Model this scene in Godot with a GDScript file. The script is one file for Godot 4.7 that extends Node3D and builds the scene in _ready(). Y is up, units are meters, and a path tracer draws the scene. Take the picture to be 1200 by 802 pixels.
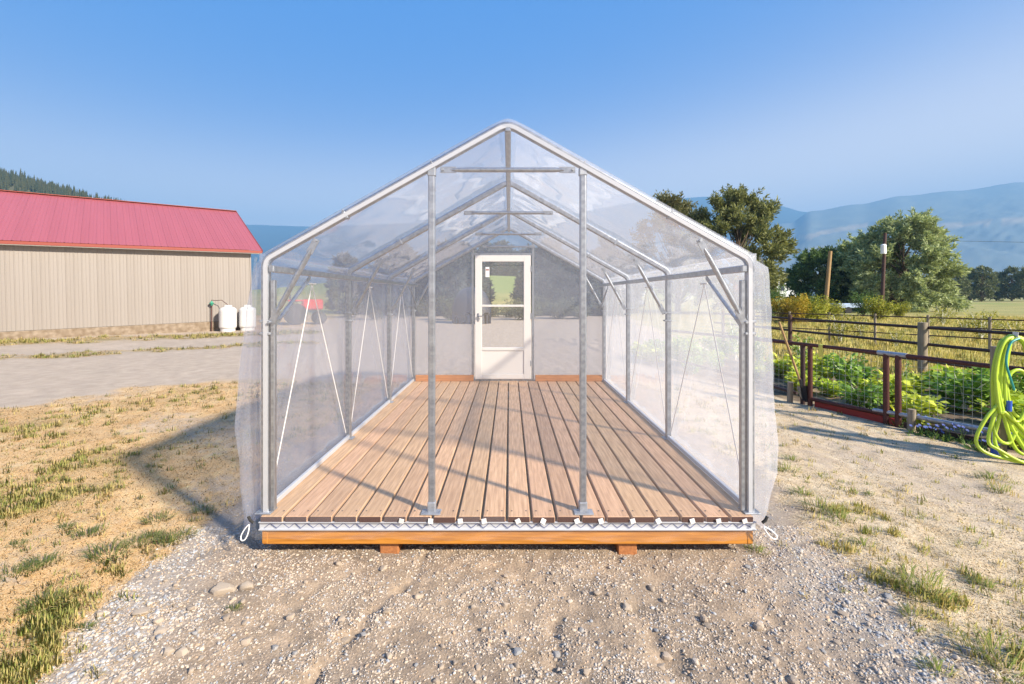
extends Node3D

# ---------------------------------------------------------------- measures
const EYE := Vector3(0, 1.61, 2.84)
const F := 535.0            # focal length in photo pixels (1200 wide)
const PX := 597.0
const PY := 347.0
const SUN_TO := Vector3(1.28, 1.0, 0.94)   # towards the sun

var rng := RandomNumberGenerator.new()
var noise_a := FastNoiseLite.new()
var noise_b := FastNoiseLite.new()
var noise_c := FastNoiseLite.new()
var used := {}
var M := {}

# ---------------------------------------------------------------- mesh helper
class Geo:
	var v := PackedVector3Array()
	var n := PackedVector3Array()
	var c := PackedColorArray()
	var ix := PackedInt32Array()
	var col := Color.WHITE

	func tri(a: Vector3, b: Vector3, d: Vector3, na: Vector3, nb: Vector3, nd: Vector3) -> void:
		var k := v.size()
		v.append(a); v.append(b); v.append(d)
		n.append(na); n.append(nb); n.append(nd)
		c.append(col); c.append(col); c.append(col)
		if (b - a).cross(d - a).dot(na + nb + nd) > 0.0:
			ix.append(k); ix.append(k + 2); ix.append(k + 1)
		else:
			ix.append(k); ix.append(k + 1); ix.append(k + 2)

	func quad(a: Vector3, b: Vector3, d: Vector3, e: Vector3, nn: Vector3) -> void:
		var k := v.size()
		v.append(a); v.append(b); v.append(d); v.append(e)
		for i in 4:
			n.append(nn); c.append(col)
		if (b - a).cross(d - a).dot(nn) > 0.0:
			ix.append_array(PackedInt32Array([k, k + 2, k + 1, k, k + 3, k + 2]))
		else:
			ix.append_array(PackedInt32Array([k, k + 1, k + 2, k, k + 2, k + 3]))

	# chamfered box
	func box(at: Vector3, size: Vector3, ch := 0.004, basis := Basis()) -> void:
		var h := size * 0.5
		ch = minf(ch, minf(h.x, minf(h.y, h.z)) * 0.6)
		var i := h - Vector3(ch, ch, ch)
		for ax in 3:
			for s: float in [-1.0, 1.0]:
				var nn := Vector3.ZERO
				nn[ax] = s
				var b := (ax + 1) % 3
				var d := (ax + 2) % 3
				var p := []
				for q in [[-1, -1], [1, -1], [1, 1], [-1, 1]]:
					var w := Vector3.ZERO
					w[ax] = s * h[ax]; w[b] = q[0] * i[b]; w[d] = q[1] * i[d]
					p.append(at + basis * w)
				quad(p[0], p[1], p[2], p[3], basis * nn)
		for ax in 3:
			var b := (ax + 1) % 3
			var d := (ax + 2) % 3
			for sb: float in [-1.0, 1.0]:
				for sd: float in [-1.0, 1.0]:
					var p := []
					for q in [[-1, 0], [1, 0], [1, 1], [-1, 1]]:
						var w := Vector3.ZERO
						w[ax] = q[0] * i[ax]
						w[b] = sb * (h[b] if q[1] == 0 else i[b])
						w[d] = sd * (i[d] if q[1] == 0 else h[d])
						p.append(at + basis * w)
					var nn := Vector3.ZERO
					nn[b] = sb; nn[d] = sd
					quad(p[0], p[1], p[2], p[3], basis * nn.normalized())
		for sx: float in [-1.0, 1.0]:
			for sy: float in [-1.0, 1.0]:
				for sz: float in [-1.0, 1.0]:
					var nn := basis * Vector3(sx, sy, sz).normalized()
					tri(at + basis * Vector3(sx * h.x, sy * i.y, sz * i.z), at + basis * Vector3(sx * i.x, sy * h.y, sz * i.z), at + basis * Vector3(sx * i.x, sy * i.y, sz * h.z), nn, nn, nn)

	# box laid from a to b: width across, depth along «up»
	func bar(a: Vector3, b: Vector3, w: float, d: float, up := Vector3.UP, ch := 0.003) -> void:
		var t := (b - a)
		var l := t.length()
		t /= l
		if absf(t.dot(up)) > 0.98:
			up = Vector3.RIGHT if absf(t.x) < 0.9 else Vector3.BACK
		var x := up.cross(t).normalized()
		var y := t.cross(x).normalized()
		box((a + b) * 0.5, Vector3(w, d, l), ch, Basis(x, y, t))

	func tube(path: Array, rad, sides := 8, closed := false, caps := true) -> void:
		var m := path.size()
		var base := v.size()
		var side := Vector3.ZERO
		for k in m:
			var p: Vector3 = path[k]
			var t: Vector3
			if closed:
				t = (path[(k + 1) % m] - path[(k + m - 1) % m]).normalized()
			else:
				t = (path[mini(k + 1, m - 1)] - path[maxi(k - 1, 0)]).normalized()
			if k == 0:
				side = t.cross(Vector3(0.31, 0.77, 0.55)).normalized()
			side = (side - t * side.dot(t)).normalized()
			var up := t.cross(side)
			var r: float = rad[k] if rad is Array else rad
			for s in sides:
				var an := TAU * s / sides
				var nn := side * cos(an) + up * sin(an)
				v.append(p + nn * r); n.append(nn); c.append(col)
		var rows := m if closed else m - 1
		for k in rows:
			for s in sides:
				var a := base + k * sides + s
				var b := base + k * sides + (s + 1) % sides
				var d := base + ((k + 1) % m) * sides + (s + 1) % sides
				var e := base + ((k + 1) % m) * sides + s
				ix.append_array(PackedInt32Array([a, d, b, a, e, d]))
		if caps and not closed:
			for e in [0, m - 1]:
				var p: Vector3 = path[e]
				var q: Vector3 = path[1] if e == 0 else path[m - 2]
				var nn := (p - q).normalized()
				for s in sides:
					tri(p, v[base + e * sides + s], v[base + e * sides + (s + 1) % sides], nn, nn, nn)

	func lathe(at: Vector3, prof: Array, sides := 24) -> void:
		var m := prof.size()
		for k in m - 1:
			var p: Vector2 = prof[k]
			var q: Vector2 = prof[k + 1]
			var e := (q - p)
			var n0 := Vector2(e.y, -e.x).normalized()
			for s in sides:
				var a0 := TAU * s / sides
				var a1 := TAU * (s + 1) / sides
				var r0 := Vector3(cos(a0), 0, sin(a0))
				var r1 := Vector3(cos(a1), 0, sin(a1))
				var na := r0 * n0.x + Vector3.UP * n0.y
				var nb := r1 * n0.x + Vector3.UP * n0.y
				var A := at + r0 * p.x + Vector3.UP * p.y
				var B := at + r1 * p.x + Vector3.UP * p.y
				var C := at + r1 * q.x + Vector3.UP * q.y
				var D := at + r0 * q.x + Vector3.UP * q.y
				if p.x > 0.0001:
					tri(A, B, C, na, nb, nb)
				if q.x > 0.0001:
					tri(A, C, D, na, nb, na)

	# flat profile (Vector2 across, along «bin») swept on a path in a plane with normal «bin»
	func sweep(path: Array, prof: Array, bin: Vector3) -> void:
		var m := path.size()
		var np := prof.size()
		var pos := []
		var nrm := []
		for k in m:
			var t: Vector3 = (path[mini(k + 1, m - 1)] - path[maxi(k - 1, 0)]).normalized()
			var nn := bin.cross(t).normalized()
			nrm.append(nn)
			var row := []
			for q in prof:
				row.append(path[k] + nn * q.x + bin * q.y)
			pos.append(row)
		for j in np:
			var j2 := (j + 1) % np
			var e: Vector2 = prof[j2] - prof[j]
			var o := Vector2(e.y, -e.x).normalized()
			for k in m - 1:
				var na: Vector3 = nrm[k] * o.x + bin * o.y
				var nb: Vector3 = nrm[k + 1] * o.x + bin * o.y
				tri(pos[k][j], pos[k][j2], pos[k + 1][j2], na, na, nb)
				tri(pos[k][j], pos[k + 1][j2], pos[k + 1][j], na, nb, nb)
		for e in [0, m - 1]:
			var t: Vector3 = (path[1] - path[0] if e else path[0] - path[1]).normalized() if e == 0 else (path[m - 1] - path[m - 2]).normalized()
			for j in range(1, np - 1):
				tri(pos[e][0], pos[e][j], pos[e][j + 1], t, t, t)

	# grid of points with smooth normals; facing is only a hint of the side
	func grid(pts: Array, nu: int, nv: int, facing: Vector3) -> void:
		var base := v.size()
		for j in nv:
			for i in nu:
				var dx: Vector3 = pts[j * nu + mini(i + 1, nu - 1)] - pts[j * nu + maxi(i - 1, 0)]
				var dy: Vector3 = pts[mini(j + 1, nv - 1) * nu + i] - pts[maxi(j - 1, 0) * nu + i]
				var nn := dx.cross(dy).normalized()
				if nn.dot(facing) < 0.0:
					nn = -nn
				v.append(pts[j * nu + i]); n.append(nn); c.append(col)
		for j in nv - 1:
			for i in nu - 1:
				var a := base + j * nu + i
				var b := a + 1
				var d := a + nu + 1
				var e := a + nu
				if (v[b] - v[a]).cross(v[d] - v[a]).dot(n[a]) > 0.0:
					ix.append_array(PackedInt32Array([a, d, b, a, e, d]))
				else:
					ix.append_array(PackedInt32Array([a, b, d, a, d, e]))

	func mesh() -> ArrayMesh:
		var arr := []
		arr.resize(Mesh.ARRAY_MAX)
		arr[Mesh.ARRAY_VERTEX] = v
		arr[Mesh.ARRAY_NORMAL] = n
		arr[Mesh.ARRAY_COLOR] = c
		arr[Mesh.ARRAY_INDEX] = ix
		var m := ArrayMesh.new()
		m.add_surface_from_arrays(Mesh.PRIMITIVE_TRIANGLES, arr)
		return m

# ---------------------------------------------------------------- scene helpers
func numbered(called: String) -> String:
	if not used.has(called):
		used[called] = 0
		return called
	used[called] += 1
	return "%s_%03d" % [called, used[called]]

func tag(o: Node3D, label := "", category := "", group := "", kind := "") -> void:
	if label != "": o.set_meta("label", label)
	if category != "": o.set_meta("category", category)
	if group != "": o.set_meta("group", group)
	if kind != "": o.set_meta("kind", kind)

func thing(called: String, label: String, category: String, at := Vector3.ZERO, group := "") -> Node3D:
	var o := Node3D.new()
	o.name = numbered(called)
	add_child(o)
	o.position = at
	tag(o, label, category, group)
	return o

func single(called: String, mesh: Mesh, mat: Material, label: String, category: String, at := Vector3.ZERO, group := "", kind := "") -> MeshInstance3D:
	var o := MeshInstance3D.new()
	o.name = numbered(called)
	o.mesh = mesh
	o.material_override = mat
	add_child(o)
	o.position = at
	tag(o, label, category, group, kind)
	return o

func part(parent: Node3D, called: String, mesh: Mesh, mat: Material, at := Vector3.ZERO) -> MeshInstance3D:
	var o := MeshInstance3D.new()
	o.name = called
	o.mesh = mesh
	o.material_override = mat
	parent.add_child(o, true)
	o.position = at
	return o

func scatter(called: String, mesh: Mesh, mat: Material, where: Array, cols: Array, label: String, category := "", parent: Node3D = null) -> MultiMeshInstance3D:
	var mm := MultiMesh.new()
	mm.transform_format = MultiMesh.TRANSFORM_3D
	mm.use_colors = true
	mm.mesh = mesh
	mm.instance_count = where.size()
	for i in where.size():
		mm.set_instance_transform(i, where[i])
		mm.set_instance_color(i, cols[i])
	var o := MultiMeshInstance3D.new()
	o.name = numbered(called)
	o.multimesh = mm
	o.material_override = mat
	if parent: parent.add_child(o, true)
	else: add_child(o)
	tag(o, label, category, "", "stuff")
	return o

func lin(r: float, g: float, b: float) -> Color:
	return Color(r, g, b).linear_to_srgb()

func grain(sd: int, freq: float, lo: Color, hi: Color, octaves := 4, size := 256, kind := FastNoiseLite.TYPE_SIMPLEX_SMOOTH) -> ImageTexture:
	var ns := FastNoiseLite.new()
	ns.seed = sd
	ns.noise_type = kind
	ns.frequency = freq
	ns.fractal_octaves = octaves
	var src := ns.get_seamless_image(size, size)
	var im := Image.create(size, size, false, Image.FORMAT_RGB8)
	for y in size:
		for x in size:
			im.set_pixel(x, y, lo.lerp(hi, src.get_pixel(x, y).r))
	return ImageTexture.create_from_image(im)

func plain(c: Color, rough := 0.8, metal := 0.0) -> StandardMaterial3D:
	var m := StandardMaterial3D.new()
	m.albedo_color = c
	m.roughness = rough
	m.metallic = metal
	return m

func tri_mat(c: Color, tex: Texture2D, scale: Vector3, rough := 0.85, world := false) -> StandardMaterial3D:
	var m := plain(c, rough)
	m.albedo_texture = tex
	m.uv1_triplanar = true
	m.uv1_world_triplanar = world
	m.uv1_scale = scale
	m.uv1_triplanar_sharpness = 4.0
	return m

func film(alpha: float, rough: float, back: float) -> StandardMaterial3D:
	var m := plain(Color.WHITE, rough)
	m.vertex_color_use_as_albedo = true
	m.albedo_color.a = alpha
	m.transparency = BaseMaterial3D.TRANSPARENCY_ALPHA
	m.cull_mode = BaseMaterial3D.CULL_DISABLED
	if back > 0.0:
		m.backlight_enabled = true
		m.backlight = lin(back, back, back)
	return m

# a spot of the ground from where it lies in the photograph, measured once by hand
func spot(px: float, py: float) -> Vector3:
	var d := F * EYE.y / (py - PY)
	var p := Vector3((px - PX) / F * d, 0, EYE.z - d)
	p.y = ground_y(p.x, p.z)
	return p

func away(px: float, d: float, y := 0.0) -> Vector3:
	return Vector3((px - PX) / F * d, y, EYE.z - d)

func smooth(a: float, b: float, x: float) -> float:
	var t := clampf((x - a) / (b - a), 0.0, 1.0)
	return t * t * (3.0 - 2.0 * t)

func seg_dist(p: Vector2, a: Vector2, b: Vector2) -> float:
	var t := clampf((p - a).dot(b - a) / (b - a).length_squared(), 0.0, 1.0)
	return p.distance_to(a.lerp(b, t))

# signed distance of the gravel pad's edge: below 0 is gravel
func pad(x: float, z: float) -> float:
	var w := noise_a.get_noise_2d(x * 9.0, z * 9.0) * 0.28 + noise_b.get_noise_2d(x * 40.0, z * 40.0) * 0.1
	var left := -2.12 + 0.06 * z - x
	var right := x - (2.05 - 0.07 * minf(z, 1.0))
	return maxf(left, right) + w

func garden(x: float, z: float) -> float:
	# distance to the right of the pipe fence's line, above 0 is inside the garden
	var a := Vector2(4.17, -4.56)
	var d := Vector2(0.88, 2.52).normalized()
	return (Vector2(x, z) - a).dot(Vector2(d.y, -d.x))

func road(x: float, z: float) -> float:
	# left drive: above 0 is bare gravel
	var a := Vector2(-7.2, 2.84 - 6.47)
	var d := Vector2(1.7, -2.79).normalized()
	var s := -(Vector2(x, z) - a).dot(Vector2(-d.y, d.x))
	return s

func ground_y(x: float, z: float) -> float:
	var y := 0.0
	var near := smooth(14.0, 6.0, Vector2(x, z).length())
	if near > 0.0:
		var g := 1.0 - smooth(-0.1, 0.35, pad(x, z))
		y += near * (noise_a.get_noise_2d(x * 30.0, z * 30.0) * 0.012 + noise_b.get_noise_2d(x * 55.0, z * 55.0) * (0.006 + 0.008 * g))
		if g > 0.0 and z > -0.3:
			y += g * noise_c.get_noise_2d(x * 260.0, z * 260.0) * 0.009
			var wob := noise_b.get_noise_2d(x * 70.0, z * 70.0) * 0.05
			for gr in [[Vector2(-0.50, -0.05), Vector2(-0.62, 0.35), 0.028, 0.024], [Vector2(-0.68, 0.5), Vector2(-0.93, 1.2), 0.035, 0.036], [Vector2(0.10, 0.0), Vector2(0.06, 0.3), 0.025, 0.016], [Vector2(0.66, 0.5), Vector2(0.72, 1.1), 0.06, 0.03], [Vector2(0.24, 0.55), Vector2(0.2, 0.85), 0.03, 0.02], [Vector2(-0.95, 0.05), Vector2(-1.15, 0.6), 0.05, 0.014], [Vector2(1.15, 0.2), Vector2(1.5, 0.9), 0.07, 0.018]]:
				var q := seg_dist(Vector2(x + wob, z), gr[0], gr[1])
				y -= g * gr[3] * exp(-q * q / (gr[2] * gr[2])) * (0.6 + noise_c.get_noise_2d(x * 90.0, z * 90.0))
			y += g * 0.02 * exp(-pow((x + wob - 0.55) / 0.16, 2.0)) * smooth(0.1, 0.6, z)
		if absf(x) < 1.75 and z < 0.12 and z > -4.8:
			y = minf(y, 0.004)
	var gd := garden(x, z)
	if gd > 0.0 and z > -14.0:
		y += 0.05 * smooth(0.2, 0.8, gd) + noise_b.get_noise_2d(x * 40.0, z * 40.0) * 0.04 * smooth(0.2, 0.6, gd)
	# the field behind rises gently
	var dz := (z + 130.0) / 55.0
	var dx := (x + 12.0) / 60.0
	y += 7.5 * exp(-dz * dz - dx * dx) * smooth(-40.0, -75.0, z)
	y += noise_a.get_noise_2d(x * 0.6, z * 0.6) * 0.25 * smooth(20.0, 60.0, Vector2(x, z).length())
	return y

func ground_color(x: float, z: float) -> Color:
	var n1 := noise_a.get_noise_2d(x * 6.0, z * 6.0)
	var n2 := noise_b.get_noise_2d(x * 22.0, z * 22.0)
	var n3 := noise_c.get_noise_2d(x * 120.0, z * 120.0)
	var n4 := noise_c.get_noise_2d(x * 320.0 + 50.0, z * 320.0)
	var gravel := Color(0.46, 0.355, 0.255).lerp(Color(0.37, 0.29, 0.215), clampf(0.5 + n2 * 1.2, 0, 1)) * (1.0 + 0.22 * n3 + 0.16 * n4)
	var straw := Color(0.88, 0.62, 0.34).lerp(Color(0.76, 0.51, 0.25), clampf(0.5 + n2 + n3 * 0.6, 0, 1)) * (1.0 + 0.2 * n4)
	var olive := Color(0.30, 0.26, 0.10)
	var bare := Color(0.56, 0.465, 0.37) * (1.0 + 0.1 * n3 + 0.1 * n4)
	var soil := Color(0.16, 0.115, 0.08).lerp(Color(0.42, 0.33, 0.21), smooth(0.0, 0.4, n3 + 0.4 * n2)) * (1.0 + 0.3 * n4)
	var d := EYE.z - z
	var c: Color
	if x < 0.0:
		c = straw.lerp(olive, 0.5 * smooth(0.15, 0.5, n1 + n2 * 0.5))
		c = c.lerp(bare, smooth(0.28, 0.5, -n1 + 0.4 * n3) * 0.7)
	else:
		c = Color(0.82, 0.69, 0.50).lerp(Color(0.74, 0.59, 0.40), clampf(0.5 + n2 + n3 * 0.8, 0, 1)) * (1.0 + 0.18 * n4)
		c = c.lerp(bare, smooth(0.2, 0.5, -n1 + 0.5 * n3) * 0.7)
	# the drive on the left and the yard behind
	var r := road(x, z) + n2 * 0.7 + n1 * 0.7
	var wide := maxf(0.0, -z - 6.0) * 0.16
	var yard := smooth(-5.2, -6.4, z + n2 * 0.8) * (1.0 - smooth(4.0, 5.5, x - wide + n1)) * smooth(-40.0, -34.0, z + n1 * 3.0)
	var lane := smooth(-0.2, 0.2, r) * smooth(-24.0, -17.0, z)
	var drive := maxf(yard if x > -6.5 - wide * 1.6 else 0.0, lane if x < -2.0 else 0.0)
	var strip := verge(x, z)
	c = c.lerp(bare * 1.06, drive)
	c = c.lerp(Color(0.30, 0.25, 0.10), strip * clampf(0.6 + n2 + n3, 0, 1))
	var p := pad(x, z)
	c = c.lerp(gravel, 1.0 - smooth(-0.06, 0.08, p + n4 * 0.08) if z > -5.5 else 0.0)
	# strip of washed blue-grey stones along the pad's edges
	if z > -5.0:
		var edge := exp(-pow((p + 0.22) / 0.22, 2.0))
		c = c.lerp(Color(0.44, 0.41, 0.38), edge * 0.6)
	# garden, field
	var g := garden(x, z)
	if g > -0.1 and z < 3.0 and (z > -8.0 or x > 5.0 + wide + n1):
		var into := smooth(-0.1, 0.15, g + n3 * 0.1)
		c = c.lerp(soil, into)
		c = c.lerp(Color(0.56, 0.47, 0.16).lerp(Color(0.32, 0.32, 0.09), clampf(0.5 + n2 * 1.5, 0, 1)), smooth(2.7, 3.3, g + n2 * 0.4))
	if d > 34.0:
		var fld: Color = Color(0.52, 0.46, 0.16).lerp(Color(0.32, 0.34, 0.09), clampf(0.5 + n1 * 1.4, 0, 1))
		c = c.lerp(fld, smooth(37.0, 42.0, d + n1 * 3.0))
	if d > 65.0 and absf(x + 12.0) < 110.0:
		c = c.lerp(Color(0.28, 0.36, 0.06), smooth(65.0, 80.0, d))
	return Color(clampf(c.r, 0.02, 0.85), clampf(c.g, 0.02, 0.85), clampf(c.b, 0.02, 0.85))

# grassy strips between the lanes of the drive, 0 to 1
func verge(x: float, z: float) -> float:
	if x > -4.0 or z > -2.0:
		return 0.0
	var p := Vector2(x, z)
	var w := noise_b.get_noise_2d(x * 12.0, z * 12.0) * 0.9
	var a := seg_dist(p, Vector2(-16.5, 2.84 - 9.4), Vector2(-7.0, 2.84 - 16.0))
	var b := seg_dist(p, Vector2(-22.0, 2.84 - 12.6), Vector2(-9.5, 2.84 - 20.2))
	return maxf(1.0 - smooth(0.2, 0.75, a + w), 1.0 - smooth(0.7, 1.5, b + w))

# ---------------------------------------------------------------- build
func _ready() -> void:
	rng.seed = 7
	noise_a.seed = 3; noise_a.frequency = 0.05; noise_a.fractal_octaves = 3
	noise_b.seed = 11; noise_b.frequency = 0.05; noise_b.fractal_octaves = 2
	noise_c.seed = 23; noise_c.frequency = 0.05; noise_c.fractal_octaves = 2

	var cam := Camera3D.new()
	cam.name = "camera"
	cam.position = EYE
	cam.projection = Camera3D.PROJECTION_FRUSTUM
	cam.near = 0.05
	cam.far = 30000.0
	cam.size = 802.0 / F * 0.05
	cam.frustum_offset = Vector2((600.0 - PX) / F, -(401.0 - PY) / F) * 0.05
	add_child(cam)
	cam.current = true

	var env := Environment.new()
	env.background_mode = Environment.BG_SKY
	var sky := Sky.new()
	var sm := PanoramaSkyMaterial.new()
	sm.panorama = sky_picture()
	sky.sky_material = sm
	env.sky = sky
	env.background_energy_multiplier = 0.395
	env.tonemap_mode = Environment.TONE_MAPPER_LINEAR
	env.tonemap_exposure = 2.75
	env.sdfgi_enabled = true
	env.ssao_enabled = true
	env.ssil_enabled = true
	env.fog_enabled = true
	env.fog_density = 0.00027
	env.fog_light_color = Color(0.54, 0.78, 1.0)
	var we := WorldEnvironment.new()
	we.name = "environment"
	we.environment = env
	add_child(we)

	var sun := DirectionalLight3D.new()
	sun.name = "sun"
	sun.light_energy = 1.55
	sun.light_color = Color(1.0, 0.95, 0.87)
	sun.light_angular_distance = 3.2
	sun.shadow_enabled = true
	add_child(sun)
	sun.look_at_from_position(SUN_TO * 20.0, Vector3.ZERO, Vector3.UP)

	materials()
	build_ground()
	build_mountains()
	build_deck()
	build_greenhouse()
	build_barn()
	build_tanks()
	build_yard_behind()
	build_right_side()
	build_trees()
	build_stones()
	build_grass()

# clear summer air: deep blue away from the sun and aloft, pale towards the horizon and the sun
func sky_picture() -> ImageTexture:
	var w := 512
	var h := 256
	var im := Image.create(w, h, false, Image.FORMAT_RGBF)
	var deep := Color(0.012, 0.225, 0.74)
	var pale := Color(1.32, 1.18, 1.08)
	var low := Color(0.30, 0.27, 0.23)
	var to := SUN_TO.normalized()
	for j in h:
		var el := PI * (0.5 - (j + 0.5) / h)
		for i in w:
			var az := TAU * (i + 0.5) / w
			var d := Vector3(sin(az) * cos(el), sin(el), -cos(az) * cos(el))
			var y := clampf(d.y, 0.0, 1.0)
			var k := 0.5 + 0.5 * d.dot(to)
			var x := -5.6 + 13.0 * pow(1.0 - y, 3.6) + 5.0 * k * sqrt(1.0 - y)
			var c := deep.lerp(pale, 1.0 / (1.0 + exp(-x)))
			if d.y < 0.0:
				c = c.lerp(low, smooth(0.0, -0.1, d.y))
			im.set_pixel(i, j, c)
	return ImageTexture.create_from_image(im)

func materials() -> void:
	var gal := grain(5, 0.03, Color(0.72, 0.74, 0.77), Color(0.95, 0.96, 0.98), 3, 128, FastNoiseLite.TYPE_CELLULAR)
	var m := tri_mat(lin(0.50, 0.52, 0.55), gal, Vector3(6, 6, 6), 0.34)
	m.metallic = 0.85
	M.steel = m
	m = m.duplicate()
	m.roughness = 0.5
	m.metallic = 0.6
	M.bolt = m
	M.zinc_white = plain(lin(0.52, 0.54, 0.58), 0.4, 0.3)
	M.wire = plain(lin(0.07, 0.09, 0.24), 0.4, 0.3)
	M.white = plain(lin(0.66, 0.64, 0.62), 0.35)
	M.white_plastic = plain(lin(0.82, 0.82, 0.82), 0.5)
	M.strap = plain(lin(0.66, 0.65, 0.64), 0.5)
	M.film_roof = film(0.04, 0.09, 0.15)
	M.film_side = film(0.05, 0.11, 0.42)
	M.film_front = film(0.05, 0.06, 0.0)
	M.film_end = film(0.05, 0.10, 0.24)
	M.film_loose = film(0.04, 0.04, 0.03)
	M.glass = film(0.02, 0.01, 0.0)
	# timber
	var wg := grain(31, 0.02, Color(0.80, 0.77, 0.74), Color(1, 1, 1), 5)
	M.board = []
	for k in 5:
		var f := 0.84 + 0.07 * k
		var b := tri_mat(lin(0.62 * f, 0.40 * f * (0.97 + 0.025 * (k % 3)), 0.24 * f), wg, Vector3(9, 9, 0.55), 0.62)
		b.uv1_offset = Vector3(0.37 * k, 0.2 * k, 0.21 * k)
		M.board.append(b)
	M.board_end = tri_mat(lin(0.09, 0.048, 0.042), wg, Vector3(20, 20, 20), 0.8)
	M.fascia = tri_mat(lin(0.56, 0.235, 0.03), wg, Vector3(0.6, 9, 9), 0.6)
	M.skid = tri_mat(lin(0.42, 0.17, 0.06), wg, Vector3(9, 9, 0.6), 0.7)
	M.rear_board = tri_mat(lin(0.50, 0.22, 0.08), wg, Vector3(0.6, 9, 9), 0.7)
	M.grey_wood = tri_mat(lin(0.30, 0.26, 0.20), wg, Vector3(8, 0.7, 8), 0.9)
	M.tan_wood = tri_mat(lin(0.40, 0.27, 0.13), wg, Vector3(6, 0.5, 6), 0.9)
	M.dark_wood = tri_mat(lin(0.09, 0.05, 0.045), wg, Vector3(5, 0.3, 5), 0.9)
	# barn
	var dirt := grain(41, 0.012, Color(0.96, 0.955, 0.95), Color(1, 1, 1), 4)
	M.siding = tri_mat(lin(0.25, 0.224, 0.205), dirt, Vector3(0.6, 0.15, 0.6), 0.5)
	M.roof = tri_mat(lin(0.325, 0.085, 0.098), dirt, Vector3(0.7, 0.3, 0.2), 0.42)
	M.red_trim = plain(lin(0.22, 0.035, 0.02), 0.5)
	var con := grain(43, 0.03, Color(0.70, 0.66, 0.60), Color(1, 1, 1), 5)
	M.concrete = tri_mat(lin(0.30, 0.245, 0.19), con, Vector3(0.45, 0.45, 0.45), 0.9)
	M.tank = plain(lin(0.56, 0.56, 0.56), 0.3)
	M.tank.clearcoat_enabled = true
	M.dark_metal = plain(lin(0.04, 0.04, 0.045), 0.5, 0.5)
	M.green_paint = plain(lin(0.03, 0.25, 0.16), 0.5)
	M.rust = tri_mat(lin(0.115, 0.032, 0.026), grain(47, 0.04, Color(0.6, 0.6, 0.6), Color(1, 1, 1), 4), Vector3(5, 5, 5), 0.6)
	M.rust.metallic = 0.15
	M.rust_dark = tri_mat(lin(0.065, 0.03, 0.03), grain(48, 0.04, Color(0.6, 0.6, 0.6), Color(1, 1, 1), 4), Vector3(5, 5, 5), 0.65)
	M.red_board = tri_mat(lin(0.30, 0.025, 0.02), wg, Vector3(4, 9, 0.6), 0.6)
	M.hose = tri_mat(lin(0.40, 0.56, 0.04), dirt, Vector3(4, 4, 4), 0.4)
	M.teal = plain(lin(0.02, 0.25, 0.25), 0.4)
	M.blue = plain(lin(0.02, 0.08, 0.42), 0.4)
	M.pale_blue = plain(lin(0.35, 0.45, 0.62), 0.4)
	M.cloth = plain(lin(0.60, 0.58, 0.12), 0.9)
	M.tarp = plain(lin(0.020, 0.026, 0.045), 0.55)
	M.rubber = plain(lin(0.02, 0.02, 0.02), 0.9)
	M.tractor_red = plain(lin(0.55, 0.04, 0.03), 0.4)
	M.house = plain(lin(0.74, 0.76, 0.80), 0.7)
	M.house_roof = plain(lin(0.20, 0.21, 0.24), 0.7)
	M.window = plain(lin(0.03, 0.04, 0.06), 0.1)
	var lf := StandardMaterial3D.new()
	lf.vertex_color_use_as_albedo = true
	lf.roughness = 0.75
	lf.cull_mode = BaseMaterial3D.CULL_DISABLED
	lf.backlight_enabled = true
	lf.backlight = lin(0.6, 0.6, 0.42)
	M.leaf = lf
	var vc := StandardMaterial3D.new()
	vc.vertex_color_use_as_albedo = true
	vc.roughness = 0.95
	M.vertex = vc
	var bk := tri_mat(lin(0.14, 0.105, 0.075), con, Vector3(2, 0.5, 2), 0.95)
	M.bark = bk
	var gm := StandardMaterial3D.new()
	gm.vertex_color_use_as_albedo = true
	gm.roughness = 0.95
	gm.albedo_texture = grain(61, 0.09, Color(0.72, 0.71, 0.70), Color(1.0, 1.0, 1.0), 5, 512)
	gm.uv1_triplanar = true
	gm.uv1_world_triplanar = true
	gm.uv1_scale = Vector3(1.3, 1.3, 1.3)
	gm.detail_enabled = true
	gm.detail_blend_mode = BaseMaterial3D.BLEND_MODE_MUL
	gm.detail_albedo = grain(62, 0.04, Color(0.90, 0.89, 0.88), Color(1, 1, 1), 4, 512)
	gm.detail_uv_layer = BaseMaterial3D.DETAIL_UV_2
	gm.uv2_triplanar = true
	gm.uv2_world_triplanar = true
	gm.uv2_scale = Vector3(0.17, 0.17, 0.17)
	gm.heightmap_enabled = true
	gm.heightmap_texture = grain(63, 0.11, Color(0, 0, 0), Color(1, 1, 1), 4, 512, FastNoiseLite.TYPE_CELLULAR)
	gm.heightmap_scale = 0.35
	M.ground = gm
	var sg := StandardMaterial3D.new()
	sg.vertex_color_use_as_albedo = true
	sg.roughness = 0.85
	M.stone = sg
	var st := sg.duplicate()
	st.albedo_texture = grain(71, 0.05, Color(0.72, 0.70, 0.68), Color(1, 1, 1), 4, 128)
	st.uv1_triplanar = true
	st.uv1_scale = Vector3(7, 7, 7)
	M.big_stone = st

# ---------------------------------------------------------------- ground
func axis(fine_lo: float, fine_hi: float, step: float, lo: float, hi: float, grow: float) -> PackedFloat32Array:
	var a := []
	var x := fine_lo
	while x <= fine_hi:
		a.append(x)
		x += step
	var s := step
	x = a[-1]
	while x < hi:
		s *= grow
		x += s
		a.append(x)
	s = step
	x = fine_lo
	var b := []
	while x > lo:
		s *= grow
		x -= s
		b.append(x)
	b.reverse()
	return PackedFloat32Array(b + a)

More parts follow.
